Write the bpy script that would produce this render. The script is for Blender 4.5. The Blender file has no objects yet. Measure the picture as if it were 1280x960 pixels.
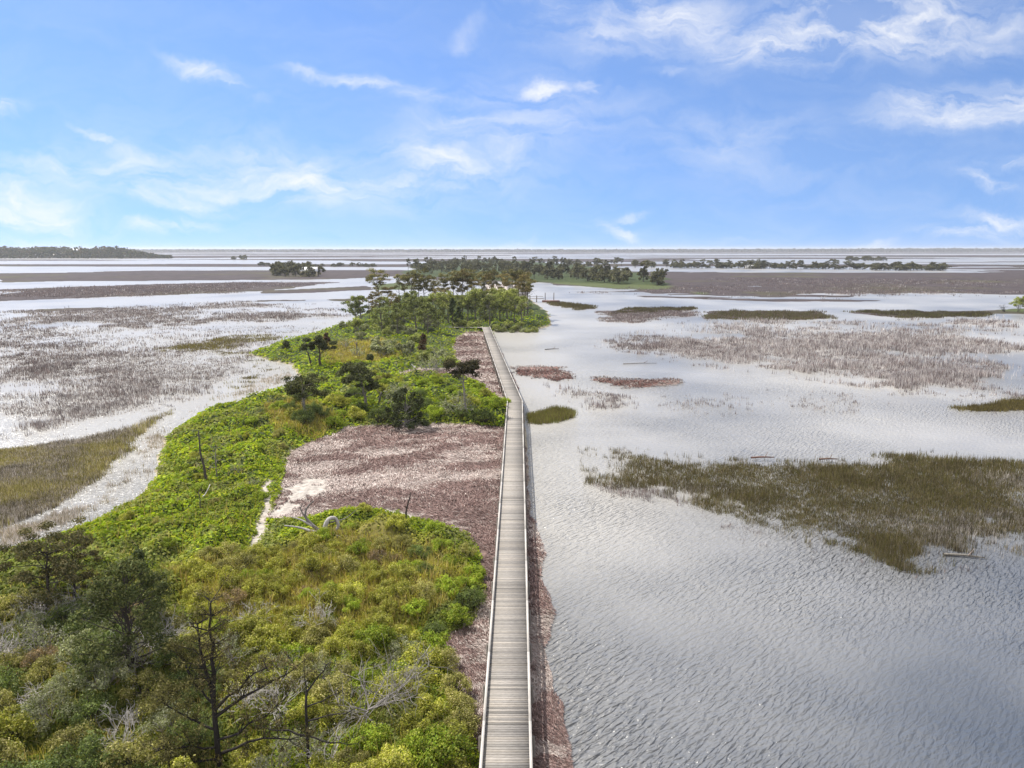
import bpy, math, random
import numpy as np
from mathutils import Vector

R = math.radians
sc = bpy.context.scene
COL = sc.collection
rng = np.random.default_rng(7)
random.seed(7)
HAZE = 1.0e-4

# ------------------------------------------------------------------ camera numbers
F, ZC = 880.0, 19.7                 # focal length in px of the 1280 wide photograph, drone height
PITCH = math.atan(168.5 / F)
CP, SP = math.cos(PITCH), math.sin(PITCH)
SUN_AZ, SUN_EL = R(-52), R(52)      # ahead and a little left


def unproj(px, py, z=0.0):
    """picture position -> point of the horizontal plane at height z"""
    px = np.asarray(px, float); py = np.asarray(py, float)
    c = (px - 640) / F; v = (py - 480) / F
    dy = CP - v * SP; dz = -SP - v * CP
    t = (z - ZC) / np.minimum(dz, -1e-4)
    return t * c, t * dy


def hgt(py_base, py_top, z=0.4):
    """height of something upright whose base and top sit at these rows"""
    y = float(unproj(640, py_base, z)[1])
    v = (py_top - 480) / F
    return ZC + y * (-SP - v * CP) / (CP - v * SP) - z


def pxm(py, z=0.4):
    y = float(unproj(640, py, z)[1])
    return F / (y * CP + (ZC - z) * SP)


# ------------------------------------------------------------------ noise
def _h(ix, iy, s):
    n = (ix.astype(np.int64) * 374761393 + iy.astype(np.int64) * 668265263 + s * 974634541) & 0xffffffff
    n = ((n ^ (n >> 13)) * 1274126177) & 0xffffffff
    return ((n ^ (n >> 16)) & 0xffff) / 32767.5 - 1.0


def vn(x, y, s=0):
    xi = np.floor(x); yi = np.floor(y)
    fx = x - xi; fy = y - yi
    fx = fx * fx * (3 - 2 * fx); fy = fy * fy * (3 - 2 * fy)
    a = _h(xi, yi, s); b = _h(xi + 1, yi, s); c = _h(xi, yi + 1, s); d = _h(xi + 1, yi + 1, s)
    return (a + (b - a) * fx) * (1 - fy) + (c + (d - c) * fx) * fy


def fbm(x, y, s=0, o=4):
    r = np.zeros_like(np.asarray(x, float)); amp = 1.0; tot = 0
    for k in range(o):
        r = r + amp * vn(x * 2 ** k + 17.3 * k, y * 2 ** k - 9.1 * k, s + k); tot += amp; amp *= .5
    return r / tot * 1.6


def sm(a, b, x):
    t = np.clip((x - a) / (b - a), 0, 1)
    return t * t * (3 - 2 * t)


def W(poly, z=0.2):
    p = np.array(poly, float)
    x, y = unproj(p[:, 0], p[:, 1], z)
    return np.stack([x, y], 1)


def sdist(poly, x, y, far=60.0):
    """signed distance in metres, positive inside"""
    x = np.asarray(x, float); y = np.asarray(y, float)
    out = np.full(x.shape, -float(far))
    lo = poly.min(0) - far; hi = poly.max(0) + far
    m = (x > lo[0]) & (x < hi[0]) & (y > lo[1]) & (y < hi[1])
    if not m.any():
        return out
    X = x[m]; Y = y[m]
    d2 = np.full(X.shape, 1e18); ins = np.zeros(X.shape, bool)
    n = len(poly)
    for i in range(n):
        ax, ay = poly[i]; bx, by = poly[(i + 1) % n]
        ex, ey = bx - ax, by - ay
        t = np.clip(((X - ax) * ex + (Y - ay) * ey) / (ex * ex + ey * ey + 1e-9), 0, 1)
        d2 = np.minimum(d2, (X - ax - t * ex) ** 2 + (Y - ay - t * ey) ** 2)
        if ay != by:
            c = ((ay > Y) != (by > Y)) & (X < (bx - ax) * (Y - ay) / (by - ay) + ax)
            ins ^= c
    d = np.sqrt(d2)
    out[m] = np.where(ins, d, -d)
    return out


def ldist(line, x, y):
    d2 = np.full(np.shape(x), 1e18)
    for (ax, ay), (bx, by) in zip(line[:-1], line[1:]):
        ex, ey = bx - ax, by - ay
        t = np.clip(((x - ax) * ex + (y - ay) * ey) / (ex * ex + ey * ey + 1e-9), 0, 1)
        d2 = np.minimum(d2, (x - ax - t * ex) ** 2 + (y - ay - t * ey) ** 2)
    return np.sqrt(d2)


# ------------------------------------------------------------------ layout of the land (photograph positions, unprojected to the ground)
LAND = W([(-250, 760), (0, 690), (60, 672), (120, 650), (170, 622), (196, 596), (201, 566), (216, 541), (246, 516), (300, 501),
          (358, 488), (376, 471), (369, 456), (335, 449), (312, 441), (342, 430), (400, 414), (440, 403), (446, 394),
          (478, 378), (520, 372), (600, 370), (664, 374), (680, 390), (690, 401), (691, 406), (668, 412), (640, 414.5), (614, 413),
          (618, 425), (634, 460), (653, 500), (657, 560), (663, 640), (676, 690), (670, 720), (688, 760), (672, 815), (682, 860),
          (694, 930), (697, 980), (700, 1150), (-400, 1150)])
WR1 = W([(366, 566), (440, 536), (520, 533), (640, 535), (655, 560), (663, 640), (680, 690), (672, 720), (690, 760), (676, 815),
         (690, 860), (730, 930), (780, 1150), (606, 1150), (596, 960), (592, 900), (578, 868), (558, 832), (545, 808), (590, 785), (606, 745),
         (606, 700), (592, 672), (540, 655), (490, 640), (430, 640), (380, 652), (336, 655), (352, 610)])
WR2 = W([(582, 417), (612, 414), (634, 460), (654, 502), (632, 503), (602, 482), (578, 474), (520, 470), (480, 472), (520, 464), (572, 463), (566, 432)])
FLOAT1 = W([(640, 459), (664, 457), (700, 459), (722, 469), (716, 474), (700, 477), (668, 473), (645, 469)], 0)
FLOAT2 = W([(732, 471), (780, 473), (850, 474), (857, 478), (830, 482), (790, 486), (752, 479)], 0)
TUFT = W([(659, 517), (690, 513), (718, 514), (716, 522), (690, 530), (662, 530)], 0)
SANDP = W([(334, 606), (333, 640), (326, 668), (312, 700)])
SAND1 = W([(340, 628), (352, 610), (372, 596), (404, 590), (420, 604), (400, 622), (378, 640), (350, 655), (330, 655)])
SAND2 = W([(468, 636), (530, 648), (520, 655), (470, 643)])
OL1 = W([(215, 716), (330, 702), (400, 672), (480, 664), (552, 690), (588, 720), (560, 756), (505, 792), (380, 806), (260, 800)])
OL2 = W([(400, 432), (480, 428), (500, 446), (470, 458), (410, 456)])
OL3 = W([(330, 512), (372, 500), (420, 520), (400, 545), (350, 540)])
DK1 = W([(540, 745), (612, 726), (614, 790), (560, 800), (522, 790)])
DK2 = W([(0, 730), (110, 712), (220, 725), (250, 800), (330, 960), (320, 1100), (-300, 1100), (-200, 760)])
# marsh banks that stand out of the water
BANKS = [W(p, 0) for p in (
    [(672, 366), (760, 367), (800, 371), (870, 373.5), (960, 377), (1100, 377.5), (1170, 372), (1280, 370), (1500, 369), (1500, 334), (1100, 338), (840, 341), (700, 352), (690, 359), (780, 362), (778, 366), (700, 363)],
    [(785, 385), (840, 384), (871, 386), (866, 389), (820, 392), (760, 393), (750, 390)],
    [(880, 389), (1030, 389), (1046, 399), (960, 400.5), (880, 398)],
    [(1046, 390), (1130, 390), (1220, 392), (1220, 396), (1160, 397), (1100, 396)],
    [(0, 362), (160, 356), (320, 352.5), (420, 353), (330, 364), (160, 371), (0, 377), (-200, 380), (-200, 364)],
    [(40, 387), (130, 384), (160, 386), (120, 389), (40, 391)],
    [(320, 375), (385, 374), (385, 376), (320, 377)],
    [(400, 374), (460, 372), (460, 376), (420, 377)],
    [(0, 347), (180, 346), (330, 345), (300, 350), (100, 352), (0, 353)],
    [(320, 363), (400, 360), (450, 357), (470, 362), (390, 366), (320, 367.5)],
    [(455, 356), (500, 353), (530, 357), (520, 362), (470, 363)],
    [(676, 376), (700, 377), (748, 383), (744, 387), (720, 387), (690, 381)],
    [(1092, 391), (1160, 389.5), (1240, 388), (1300, 384), (1500, 380), (1500, 394), (1300, 393), (1190, 393)],
    [(335, 343), (350, 338), (400, 340), (415, 345), (380, 347), (345, 346)],
)]
GREENB = [W(p, 0) for p in ([(680, 346), (760, 352), (840, 357), (840, 362), (770, 361), (690, 355)], [(855, 364.5), (885, 364.5), (886, 368), (858, 368)],
                            [(455, 356), (500, 353), (530, 357), (520, 362), (470, 363)], [(1240, 388), (1300, 383), (1500, 380), (1500, 393), (1300, 393)])]
FOREST = W([(505, 343), (560, 349), (640, 352), (690, 354), (780, 356), (838, 357), (842, 350), (800, 342), (740, 333), (640, 326), (560, 326), (515, 331)], 0)
# open water the far marsh noise must not fill
CHAN = [W(p, 0) for p in (
    [(-300, 378), (0, 377), (160, 372), (330, 365), (430, 366), (520, 362), (700, 353), (690, 362), (660, 366), (672, 376), (900, 374), (1100, 378), (1280, 371), (1600, 371), (1600, 700), (-300, 700)],
    [(480, 345), (560, 352), (690, 356), (780, 363), (700, 366), (500, 360)],
    [(-300, 328), (0, 327), (300, 325), (430, 326), (430, 328), (200, 330), (-300, 331)],
    [(-300, 356), (0, 354.5), (420, 349), (480, 346), (430, 352), (320, 352.5), (160, 356), (0, 361), (-300, 363)],
    [(840, 336.5), (1280, 337), (1700, 337), (1700, 339), (1100, 338.8), (840, 338.5)],
    [(640, 318), (1000, 317.2), (1700, 317), (1700, 318.6), (1000, 319), (640, 320)],
    [(850, 323.6), (1280, 324), (1700, 324), (1700, 326.6), (1280, 326.4), (900, 326)],
)]


def fields(x, y):
    """ground height and material masks at world positions"""
    x = np.asarray(x, float); y = np.asarray(y, float)
    r = np.hypot(x, y)
    wob = np.clip(r * .006, .12, 14)
    fq = 1 / np.clip(r * .018, .7, 60)
    # octave scale picked on a few fixed bands so the warp stays continuous
    wx = .5 * vn(x * .9, y * .9, 3) * .35 + fbm(x / 6, y / 6, 5, 3) * np.clip(r * .004, .1, 1.4)
    wy = .5 * vn(x * .9, y * .9, 4) * .35 + fbm(x / 6, y / 6, 6, 3) * np.clip(r * .004, .1, 1.4)
    wy = wy + fbm(x / 45, y / 45, 8, 4) * np.clip((r - 150) * .02, 0, 14)
    wx = wx + fbm(x / 45, y / 45, 7, 4) * np.clip((r - 150) * .02, 0, 14)
    X = x + wx; Y = y + wy
    o = {}
    land = sdist(LAND, X, Y)
    wr = np.maximum(sdist(WR1, X, Y), sdist(WR2, X, Y))
    fl = np.maximum(sdist(FLOAT1, X, Y), sdist(FLOAT2, X, Y))
    flh = sm(-.8, .8, fl + .9 * fbm(x / 1.6, y / .7, 21, 3))
    sand = np.maximum(sdist(SAND1, X, Y), sdist(SAND2, X, Y))
    sand = sand - 1.5 * sm(-.5, .5, fbm(x / 1.4, y / 1.0, 25, 4))
    sand = np.maximum(sand, .22 - ldist(SANDP, x + .25 * vn(x / 1.2, y / 1.2, 28), y))
    bank = np.full(x.shape, -60.0)
    for i, b in enumerate(BANKS):
        s_ = sdist(b, X, Y)
        if i == 0:   # the wide marsh has pools in it
            s_ = np.minimum(s_, 26 * (fbm(x / 120, y / 48, 31, 5) + .05))
        if i in (4, 8):
            s_ = np.minimum(s_, 10 * (fbm(x / 60, y / 80, 35, 4) + .75))
        bank = np.maximum(bank, s_)
    grn = np.full(x.shape, -60.0)
    for b in GREENB:
        grn = np.maximum(grn, sdist(b, X, Y))
    wood = sdist(FOREST, X, Y)
    # far marsh: islands and ribbons of marsh between creeks
    far = fbm(x / 700 + 3.1, y / 170 + .7, 41, 6) + .2 + .45 * sm(3200, 5200, y) + .2 * sm(700, 1500, x) * sm(400, 800, y)
    far = np.where(y > 330, far, -1.0)
    ch = np.full(x.shape, -60.0)
    for c in CHAN:
        ch = np.maximum(ch, sdist(c, X, Y))
    far = np.where(y > 250, far * 30, -30.0)
    far = np.minimum(far, -ch * 1.0)
    marsh = np.maximum(np.maximum(bank, far), np.maximum(grn, wood))
    green = np.minimum(land, -wr)
    green = np.minimum(green, -sand * 1.4)
    z = -.55 + .67 * sm(-2.5, 2.5, marsh) + np.where(marsh > 0, .06 * fbm(x / 9, y / 9, 51, 3), 0)
    z = z + .5 * sm(0, 6, wood)
    zl = -.55 + .72 * sm(-1.6, .5, land) + .25 * sm(.5, 7, land)
    z = np.maximum(z, zl)
    z = np.maximum(z, -.5 + .57 * flh)
    z = z + sm(0, .6, wr) * sm(-.3, .5, land) * .05 * fbm(x / .7, y / .5, 61, 3)
    gm = sm(-.1, .7, green)
    lump = .32 * fbm(x / 4.5, y / 4.5, 71, 3) + .46 * fbm(x / 1.5, y / 1.5, 75, 2) + .55
    z = z + gm * np.maximum(lump, 0.02) * sm(-.2, 3, green)
    o.update(z=z, land=land, wr=wr, fl=fl, flh=flh, sand=sand, marsh=marsh, green=green, grn=grn, wood=wood,
             ol=np.maximum(np.maximum(sdist(OL1, X, Y), sdist(OL2, X, Y)), sdist(OL3, X, Y)),
             dk=np.maximum(sdist(DK1, X, Y), sdist(DK2, X, Y)))
    return o


def gz(x, y):
    return float(fields(np.array([float(x)]), np.array([float(y)]))['z'][0])


# ------------------------------------------------------------------ mesh helpers
def mesh_np(name, V, Fq, col=None, smooth=False):
    V = np.ascontiguousarray(V, np.float32); Fq = np.ascontiguousarray(Fq, np.int32)
    me = bpy.data.meshes.new(name)
    k = Fq.shape[1]
    me.vertices.add(len(V)); me.vertices.foreach_set('co', V.ravel())
    me.loops.add(Fq.size); me.loops.foreach_set('vertex_index', Fq.ravel())
    me.polygons.add(len(Fq)); me.polygons.foreach_set('loop_start', np.arange(0, Fq.size, k, dtype=np.int32))
    if smooth:
        me.polygons.foreach_set('use_smooth', np.ones(len(Fq), bool))
    me.update(calc_edges=True)
    if col is not None:
        a = me.color_attributes.new('col', 'FLOAT_COLOR', 'POINT')
        c = np.ones((len(V), 4), np.float32); c[:, :3] = col
        a.data.foreach_set('color', c.ravel())
    return me


class MB:
    """collects quads (with a colour per vertex) into one mesh"""
    def __init__(s):
        s.v = []; s.f = []; s.c = []; s.n = 0

    def add(s, v, f, c):
        v = np.asarray(v, float).reshape(-1, 3); f = np.asarray(f, int).reshape(-1, 4)
        c = np.broadcast_to(np.asarray(c, float), (len(v), 3))
        s.v.append(v); s.f.append(f + s.n); s.c.append(c); s.n += len(v)

    def box(s, a, b, c=(.5, .5, .5), rot=0.0, org=(0, 0, 0)):
        x0, y0, z0 = a; x1, y1, z1 = b
        v = np.array([[x0, y0, z0], [x1, y0, z0], [x1, y1, z0], [x0, y1, z0], [x0, y0, z1], [x1, y0, z1], [x1, y1, z1], [x0, y1, z1]], float)
        ca, sa = math.cos(rot), math.sin(rot)
        v = np.stack([v[:, 0] * ca - v[:, 1] * sa, v[:, 0] * sa + v[:, 1] * ca, v[:, 2]], 1) + np.array(org)
        s.add(v, [[0, 3, 2, 1], [4, 5, 6, 7], [0, 1, 5, 4], [1, 2, 6, 5], [2, 3, 7, 6], [3, 0, 4, 7]], c)

    def tube(s, pts, rad, c=(.2, .17, .14), n=6):
        P = np.asarray(pts, float); rad = np.broadcast_to(np.asarray(rad, float), (len(P),))
        T = np.gradient(P, axis=0); T /= np.linalg.norm(T, axis=1)[:, None] + 1e-9
        ref = np.array([1., 0, 0]) if abs(T[0, 0]) < .8 else np.array([0, 1., 0])
        U = ref - (T @ ref)[:, None] * T; U /= np.linalg.norm(U, axis=1)[:, None] + 1e-9
        B = np.cross(T, U)
        a = np.arange(n) * 2 * math.pi / n
        ring = U[:, None, :] * np.cos(a)[None, :, None] + B[:, None, :] * np.sin(a)[None, :, None]
        V = (P[:, None, :] + ring * rad[:, None, None]).reshape(-1, 3)
        f = []
        for i in range(len(P) - 1):
            for j in range(n):
                k = (j + 1) % n
                f.append([i * n + j, i * n + k, (i + 1) * n + k, (i + 1) * n + j])
        L = (len(P) - 1) * n
        if n == 6:
            f.append([L, L + 1, L + 2, L + 3]); f.append([L, L + 3, L + 4, L + 5])
        elif n == 4:
            f.append([L, L + 1, L + 2, L + 3])
        s.add(V, f, c)

    def cards(s, P, N, size, aspect, col, r, up=None):
        """leaf shaped quads at P facing N"""
        n = len(P)
        N = N / (np.linalg.norm(N, axis=1)[:, None] + 1e-9)
        t = r.normal(size=(n, 3)) if up is None else up
        U = np.cross(N, t); U /= np.linalg.norm(U, axis=1)[:, None] + 1e-9
        L = np.cross(U, N)
        size = np.broadcast_to(size, (n,))[:, None]
        w = U * size * .5 / aspect; l = L * size * .5
        V = np.stack([P - l, P + w - l * .1 + N * size * .08, P + l, P - w - l * .1 + N * size * .08], 1).reshape(-1, 3)
        f = np.arange(4 * n).reshape(n, 4)
        s.add(V, f, np.repeat(col, 4, 0))

    def blades(s, P, h, w, lean, col, r):
        """upright narrow blades (a quad that tapers to a point, bent by lean)"""
        n = len(P)
        a = r.uniform(0, 2 * math.pi, n)
        w = np.broadcast_to(w, (n,)); h = np.broadcast_to(h, (n,))
        U = np.stack([np.cos(a), np.sin(a), np.zeros(n)], 1) * w[:, None] * .5
        b = r.uniform(0, 2 * math.pi, n); l = np.abs(r.normal(size=n)) * lean * h
        D = np.stack([np.cos(b) * l, np.sin(b) * l, h], 1)
        V = np.stack([P - U, P + U, P + D + U * .15, P + D - U * .15], 1).reshape(-1, 3)
        s.add(V, np.arange(4 * n).reshape(n, 4), np.repeat(col, 4, 0))

    def mesh(s, name, smooth=False):
        return mesh_np(name, np.concatenate(s.v), np.concatenate(s.f), np.concatenate(s.c), smooth)


def link(name, me, mat, parent=None):
    o = bpy.data.objects.new(name, me)
    if mat is not None:
        if not me.materials:
            me.materials.append(mat)
    COL.objects.link(o)
    if parent is not None:
        o.parent = parent
    return o


def tag(o, label=None, cat=None, group=None, kind=None):
    if label: o['label'] = label
    if cat: o['category'] = cat
    if group: o['group'] = group
    if kind: o['kind'] = kind
    return o


def empty(name, loc, rz=0.0, s=1.0):
    o = bpy.data.objects.new(name, None); COL.objects.link(o)
    o.location = loc; o.rotation_euler = (0, 0, rz)
    o.scale = (s, s, s) if np.isscalar(s) else s
    o.empty_display_size = .2
    return o


# ------------------------------------------------------------------ materials
def new_mat(name):
    m = bpy.data.materials.new(name); m.use_nodes = True
    nt = m.node_tree; nt.nodes.clear()
    out = nt.nodes.new('ShaderNodeOutputMaterial')
    def N(t, **kw):
        n = nt.nodes.new('ShaderNode' + t)
        for k, v in kw.items():
            if k.startswith('i_'):
                key = k[2:]
                n.inputs[int(key) if key.isdigit() else key.replace('_', ' ')].default_value = v
            else:
                setattr(n, k, v)
        return n
    return m, nt, N, out


def leaf_material(name, trans=.35, tint=(1.2, 1.25, .6), gloss=.04, rough=.45):
    m, nt, N, out = new_mat(name); L = nt.links.new
    a = N('Attribute', attribute_name='col')
    oi = N('ObjectInfo')
    mr = N('MapRange', i_3=.78, i_4=1.22)
    L(oi.outputs['Random'], mr.inputs[0])
    geo = N('NewGeometry')
    nz = N('TexNoise', i_Scale=.35, i_Detail=3.0)
    L(geo.outputs['Position'], nz.inputs['Vector'])
    mr2 = N('MapRange', i_1=.3, i_2=.7, i_3=.8, i_4=1.2)
    L(nz.outputs['Fac'], mr2.inputs[0])
    mu = N('Math', operation='MULTIPLY'); L(mr.outputs[0], mu.inputs[0]); L(mr2.outputs[0], mu.inputs[1])
    sc_ = N('VectorMath', operation='SCALE'); L(a.outputs['Color'], sc_.inputs[0]); L(mu.outputs[0], sc_.inputs['Scale'])
    d = N('BsdfDiffuse'); t = N('BsdfTranslucent'); g = N('BsdfGlossy', i_Roughness=rough)
    L(sc_.outputs[0], d.inputs[0])
    ty = N('VectorMath', operation='MULTIPLY'); ty.inputs[1].default_value = tint
    L(sc_.outputs[0], ty.inputs[0]); L(ty.outputs[0], t.inputs[0])
    mx = N('MixShader', i_0=trans); L(d.outputs[0], mx.inputs[1]); L(t.outputs[0], mx.inputs[2])
    m2 = N('MixShader', i_0=gloss); L(mx.outputs[0], m2.inputs[1]); L(g.outputs[0], m2.inputs[2])
    L(m2.outputs[0], out.inputs[0])
    return m


def rough_material(name, scale=6.0, lo=.7, hi=1.3, rough=.9, bump=.3, stretch=(1, 1, 1), spec=.2):
    """vertex colour broken up by noise in world space"""
    m, nt, N, out = new_mat(name); L = nt.links.new
    a = N('Attribute', attribute_name='col')
    tc = N('TexCoord'); mp = N('Mapping'); mp.inputs['Scale'].default_value = stretch
    L(tc.outputs['Object'], mp.inputs['Vector'])
    nz = N('TexNoise', i_Scale=scale, i_Detail=6.0, i_Roughness=.65)
    L(mp.outputs[0], nz.inputs['Vector'])
    mr = N('MapRange', i_1=.3, i_2=.7, i_3=lo, i_4=hi); L(nz.outputs['Fac'], mr.inputs[0])
    s_ = N('VectorMath', operation='SCALE'); L(a.outputs['Color'], s_.inputs[0]); L(mr.outputs[0], s_.inputs['Scale'])
    b = N('BsdfPrincipled', i_Roughness=rough); b.inputs['Specular IOR Level'].default_value = spec
    L(s_.outputs[0], b.inputs['Base Color'])
    bp = N('Bump', i_Strength=bump, i_Distance=.02); L(nz.outputs['Fac'], bp.inputs['Height']); L(bp.outputs[0], b.inputs['Normal'])
    L(b.outputs[0], out.inputs[0])
    return m


M_LEAF = leaf_material('leaf', gloss=.012, rough=.6)
M_VINE = leaf_material('vine_leaf', trans=.42, gloss=.012, rough=.6)
M_NEEDLE = leaf_material('needle', trans=.2, gloss=.01, rough=.6)
M_REED = leaf_material('reed', trans=.3, gloss=.02, tint=(1.05, 1.0, .95))
M_DRY = leaf_material('dry_blade', trans=.35, gloss=.02, tint=(1.1, 1.05, .6))
M_BARK = rough_material('bark', 9, .6, 1.4, .95, .6, (1, 1, .3))
M_PLANK = rough_material('weathered_plank', 3.5, .72, 1.25, .8, .4, (1.2, 9, 9))
M_TIMBER = rough_material('weathered_timber', 5, .75, 1.2, .85, .3, (6, .5, 6))
M_SOIL = rough_material('soil', 2.2, .55, 1.45, .95, .5)
M_STRAW = leaf_material('straw', trans=.1, gloss=.02, tint=(1, 1, 1))
M_PAINT = rough_material('painted_wall', 2, .9, 1.1, .6, .05)

# water: silty, rippled by a breeze
def water_material():
    m, nt, N, out = new_mat('water'); L = nt.links.new
    geo = N('NewGeometry')
    ln = N('VectorMath', operation='LENGTH'); L(geo.outputs['Position'], ln.inputs[0])
    far = N('MapRange', i_1=25.0, i_2=160.0, i_3=0.0, i_4=1.0); L(ln.outputs['Value'], far.inputs[0])
    # crests run obliquely; long along the crest, short across it
    mp = N('Mapping'); mp.inputs['Rotation'].default_value = (0, 0, R(-44)); L(geo.outputs['Position'], mp.inputs['Vector'])
    ms = N('VectorMath', operation='MULTIPLY'); ms.inputs[1].default_value = (.62, 2.4, 1); L(mp.outputs[0], ms.inputs[0])
    n1 = N('TexNoise', i_Scale=2.0, i_Detail=1.8, i_Roughness=.5, i_Distortion=.6); L(ms.outputs[0], n1.inputs['Vector'])
    mp2 = N('Mapping'); mp2.inputs['Rotation'].default_value = (0, 0, R(-24)); L(geo.outputs['Position'], mp2.inputs['Vector'])
    ms2 = N('VectorMath', operation='MULTIPLY'); ms2.inputs[1].default_value = (1.1, 3.2, 1); L(mp2.outputs[0], ms2.inputs[0])
    n2 = N('TexNoise', i_Scale=2.0, i_Detail=2.0, i_Roughness=.5); L(ms2.outputs[0], n2.inputs['Vector'])
    # gusts: patches of stronger and weaker ripple
    n3 = N('TexNoise', i_Scale=.055, i_Detail=3.0); L(geo.outputs['Position'], n3.inputs['Vector'])
    gust = N('MapRange', i_1=.36, i_2=.62, i_3=.3, i_4=1.2); L(n3.outputs['Fac'], gust.inputs[0])
    ad = N('Math', operation='MULTIPLY_ADD', i_1=.45); L(n2.outputs['Fac'], ad.inputs[0]); L(n1.outputs['Fac'], ad.inputs[2])
    fade = N('MapRange', i_1=20.0, i_2=260.0, i_3=1.0, i_4=.12); L(ln.outputs['Value'], fade.inputs[0])
    st = N('Math', operation='MULTIPLY'); L(fade.outputs[0], st.inputs[0]); L(gust.outputs[0], st.inputs[1])
    pk = N('Math', operation='POWER', i_1=1.6); L(ad.outputs[0], pk.inputs[0])
    bp = N('Bump', i_Distance=.33); L(st.outputs[0], bp.inputs['Strength']); L(pk.outputs[0], bp.inputs['Height'])
    b = N('BsdfPrincipled', i_IOR=1.33)
    # silt: drifts of paler and darker suspended mud
    n4 = N('TexNoise', i_Scale=.03, i_Detail=4.0); L(geo.outputs['Position'], n4.inputs['Vector'])
    # sky reflection put into base colour: pale far off, blue grey near and right
    sp = N('SeparateXYZ'); L(geo.outputs['Position'], sp.inputs[0])
    refl_x = N('MapRange', interpolation_type='SMOOTHSTEP', i_1=0.0, i_2=26.0, i_3=0.0, i_4=-.16); L(sp.outputs['X'], refl_x.inputs[0])
    refl_y = N('MapRange', interpolation_type='SMOOTHSTEP', i_1=22.0, i_2=62.0, i_3=-.17, i_4=.2); L(sp.outputs['Y'], refl_y.inputs[0])
    dsum = N('Math', operation='ADD'); L(refl_x.outputs[0], dsum.inputs[0]); L(refl_y.outputs[0], dsum.inputs[1])
    dmx = N('Math', operation='ADD'); L(dsum.outputs[0], dmx.inputs[0]); L(n4.outputs['Fac'], dmx.inputs[1])
    cr = N('ValToRGB'); L(dmx.outputs[0], cr.inputs[0])
    cr.color_ramp.elements[0].position = .18; cr.color_ramp.elements[0].color = WATER_LO
    cr.color_ramp.elements[1].position = .68; cr.color_ramp.elements[1].color = WATER_HI
    L(cr.outputs[0], b.inputs['Base Color'])
    rr = N('MapRange', i_1=0.0, i_2=1.0, i_3=.22, i_4=.30); L(far.outputs[0], rr.inputs[0]); L(rr.outputs[0], b.inputs['Roughness'])
    L(bp.outputs[0], b.inputs['Normal'])
    L(b.outputs[0], out.inputs[0])
    return m


WATER_LO = (.07, .08, .098, 1); WATER_HI = (.345, .33, .305, 1)

# ------------------------------------------------------------------ terrain and water
rows = np.unique(np.concatenate([unproj(640, np.linspace(1500, 430, 520), 0)[1], np.geomspace(140, 14000, 420)]))
rows = np.concatenate([[2.0, 5.0, 8.0], rows[rows > 9]])
cols = np.concatenate([np.linspace(-1.6, -.85, 60)[:-1], np.linspace(-.85, .85, 760), np.linspace(.85, 1.6, 60)[1:]])
GX = rows[:, None] * cols[None, :]; GX[:3] = 12 * cols[None, :]; GY = np.repeat(rows[:, None], len(cols), 1)
f = fields(GX, GY)
GZ = f['z']
C_mud = np.array([.13, .11, .09]); C_marsh = np.array([.052, .040, .040]); C_edge = np.array([.055, .045, .035])
C_olive = np.array([.065, .058, .030]); C_green = np.array([.035, .05, .012]); C_wr = np.array([.24, .18, .16]); C_wrd = np.array([.15, .095, .083])
C_sand = np.array([.36, .325, .29]); C_ol = np.array([.16, .14, .04]); C_mg = np.array([.065, .08, .025])
mix = lambda a, b, t: a * (1 - t[..., None]) + b * t[..., None]
col = np.broadcast_to(C_mud, GX.shape + (3,))
n_m = fbm(GX / 40, GY / 40, 91, 4); n_s = fbm(GX / 5, GY / 5, 95, 3)
cm = mix(np.broadcast_to(C_marsh, col.shape), C_olive, sm(.1, .9, n_m) * .8)
cm = mix(cm, C_edge, sm(3.5, 0, f['marsh']) * .7)
cm = cm * (1 + .35 * n_s[..., None] * np.clip(1 - GY / 2500, 0, 1)[..., None])
cm = mix(cm, C_mg, sm(0, 4, f['grn']))
cm = mix(cm, C_green, sm(0, 4, f['wood']))
col = mix(col, cm, sm(-1, .3, f['marsh']))
cl = mix(np.broadcast_to(np.array([.34, .29, .21]), col.shape), C_green, sm(.0, .7, f['green'] + .25 * n_s))
cl = mix(cl, C_ol, sm(-.5, 2, f['ol']))
stre = fbm(GX / .9 + GY / 3, GY / .5 - GX / 2.2, 101, 4)
bro = fbm(GX / 7 + GY / 14, GY / 2.4 - GX / 7, 105, 4)
cw = mix(np.broadcast_to(C_wr, col.shape), C_wrd, sm(-.25, .75, .5 * stre + .8 * bro))
cw = mix(cw, np.array([.52, .45, .42]), sm(.25, .9, -.5 * stre - .8 * bro))
cl = mix(cl, cw, sm(-.25, .25, f['wr'] + .25 * n_s))
cl = mix(cl, C_sand, sm(-.25, .15, f['sand'] + .2 * stre))
col = mix(col, cl, sm(-1.2, -.3, f['land']))
col = mix(col, cw * np.array([.6, .43, .4]), sm(.3, .8, f['flh']))
nr, nc = GX.shape
idx = np.arange(nr * nc).reshape(nr, nc)
quads = np.stack([idx[:-1, :-1], idx[:-1, 1:], idx[1:, 1:], idx[1:, :-1]], -1).reshape(-1, 4)
V = np.stack([GX, GY, GZ], -1).reshape(-1, 3)
ter = link('terrain', mesh_np('terrain', V, quads, col.reshape(-1, 3), True), M_SOIL)
tag(ter, 'low marsh island ground and tidal flats with mud, wrack and sand', 'ground', kind='structure')
w = MB(); w.add([[-16000, -60, 0], [16000, -60, 0], [16000, 14500, 0], [-16000, 14500, 0]], [[0, 1, 2, 3]], (.4, .4, .4))
wat = link('water', w.mesh('water'), water_material())
tag(wat, 'pale silty tidal water rippled by a breeze', 'water', kind='structure')


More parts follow.
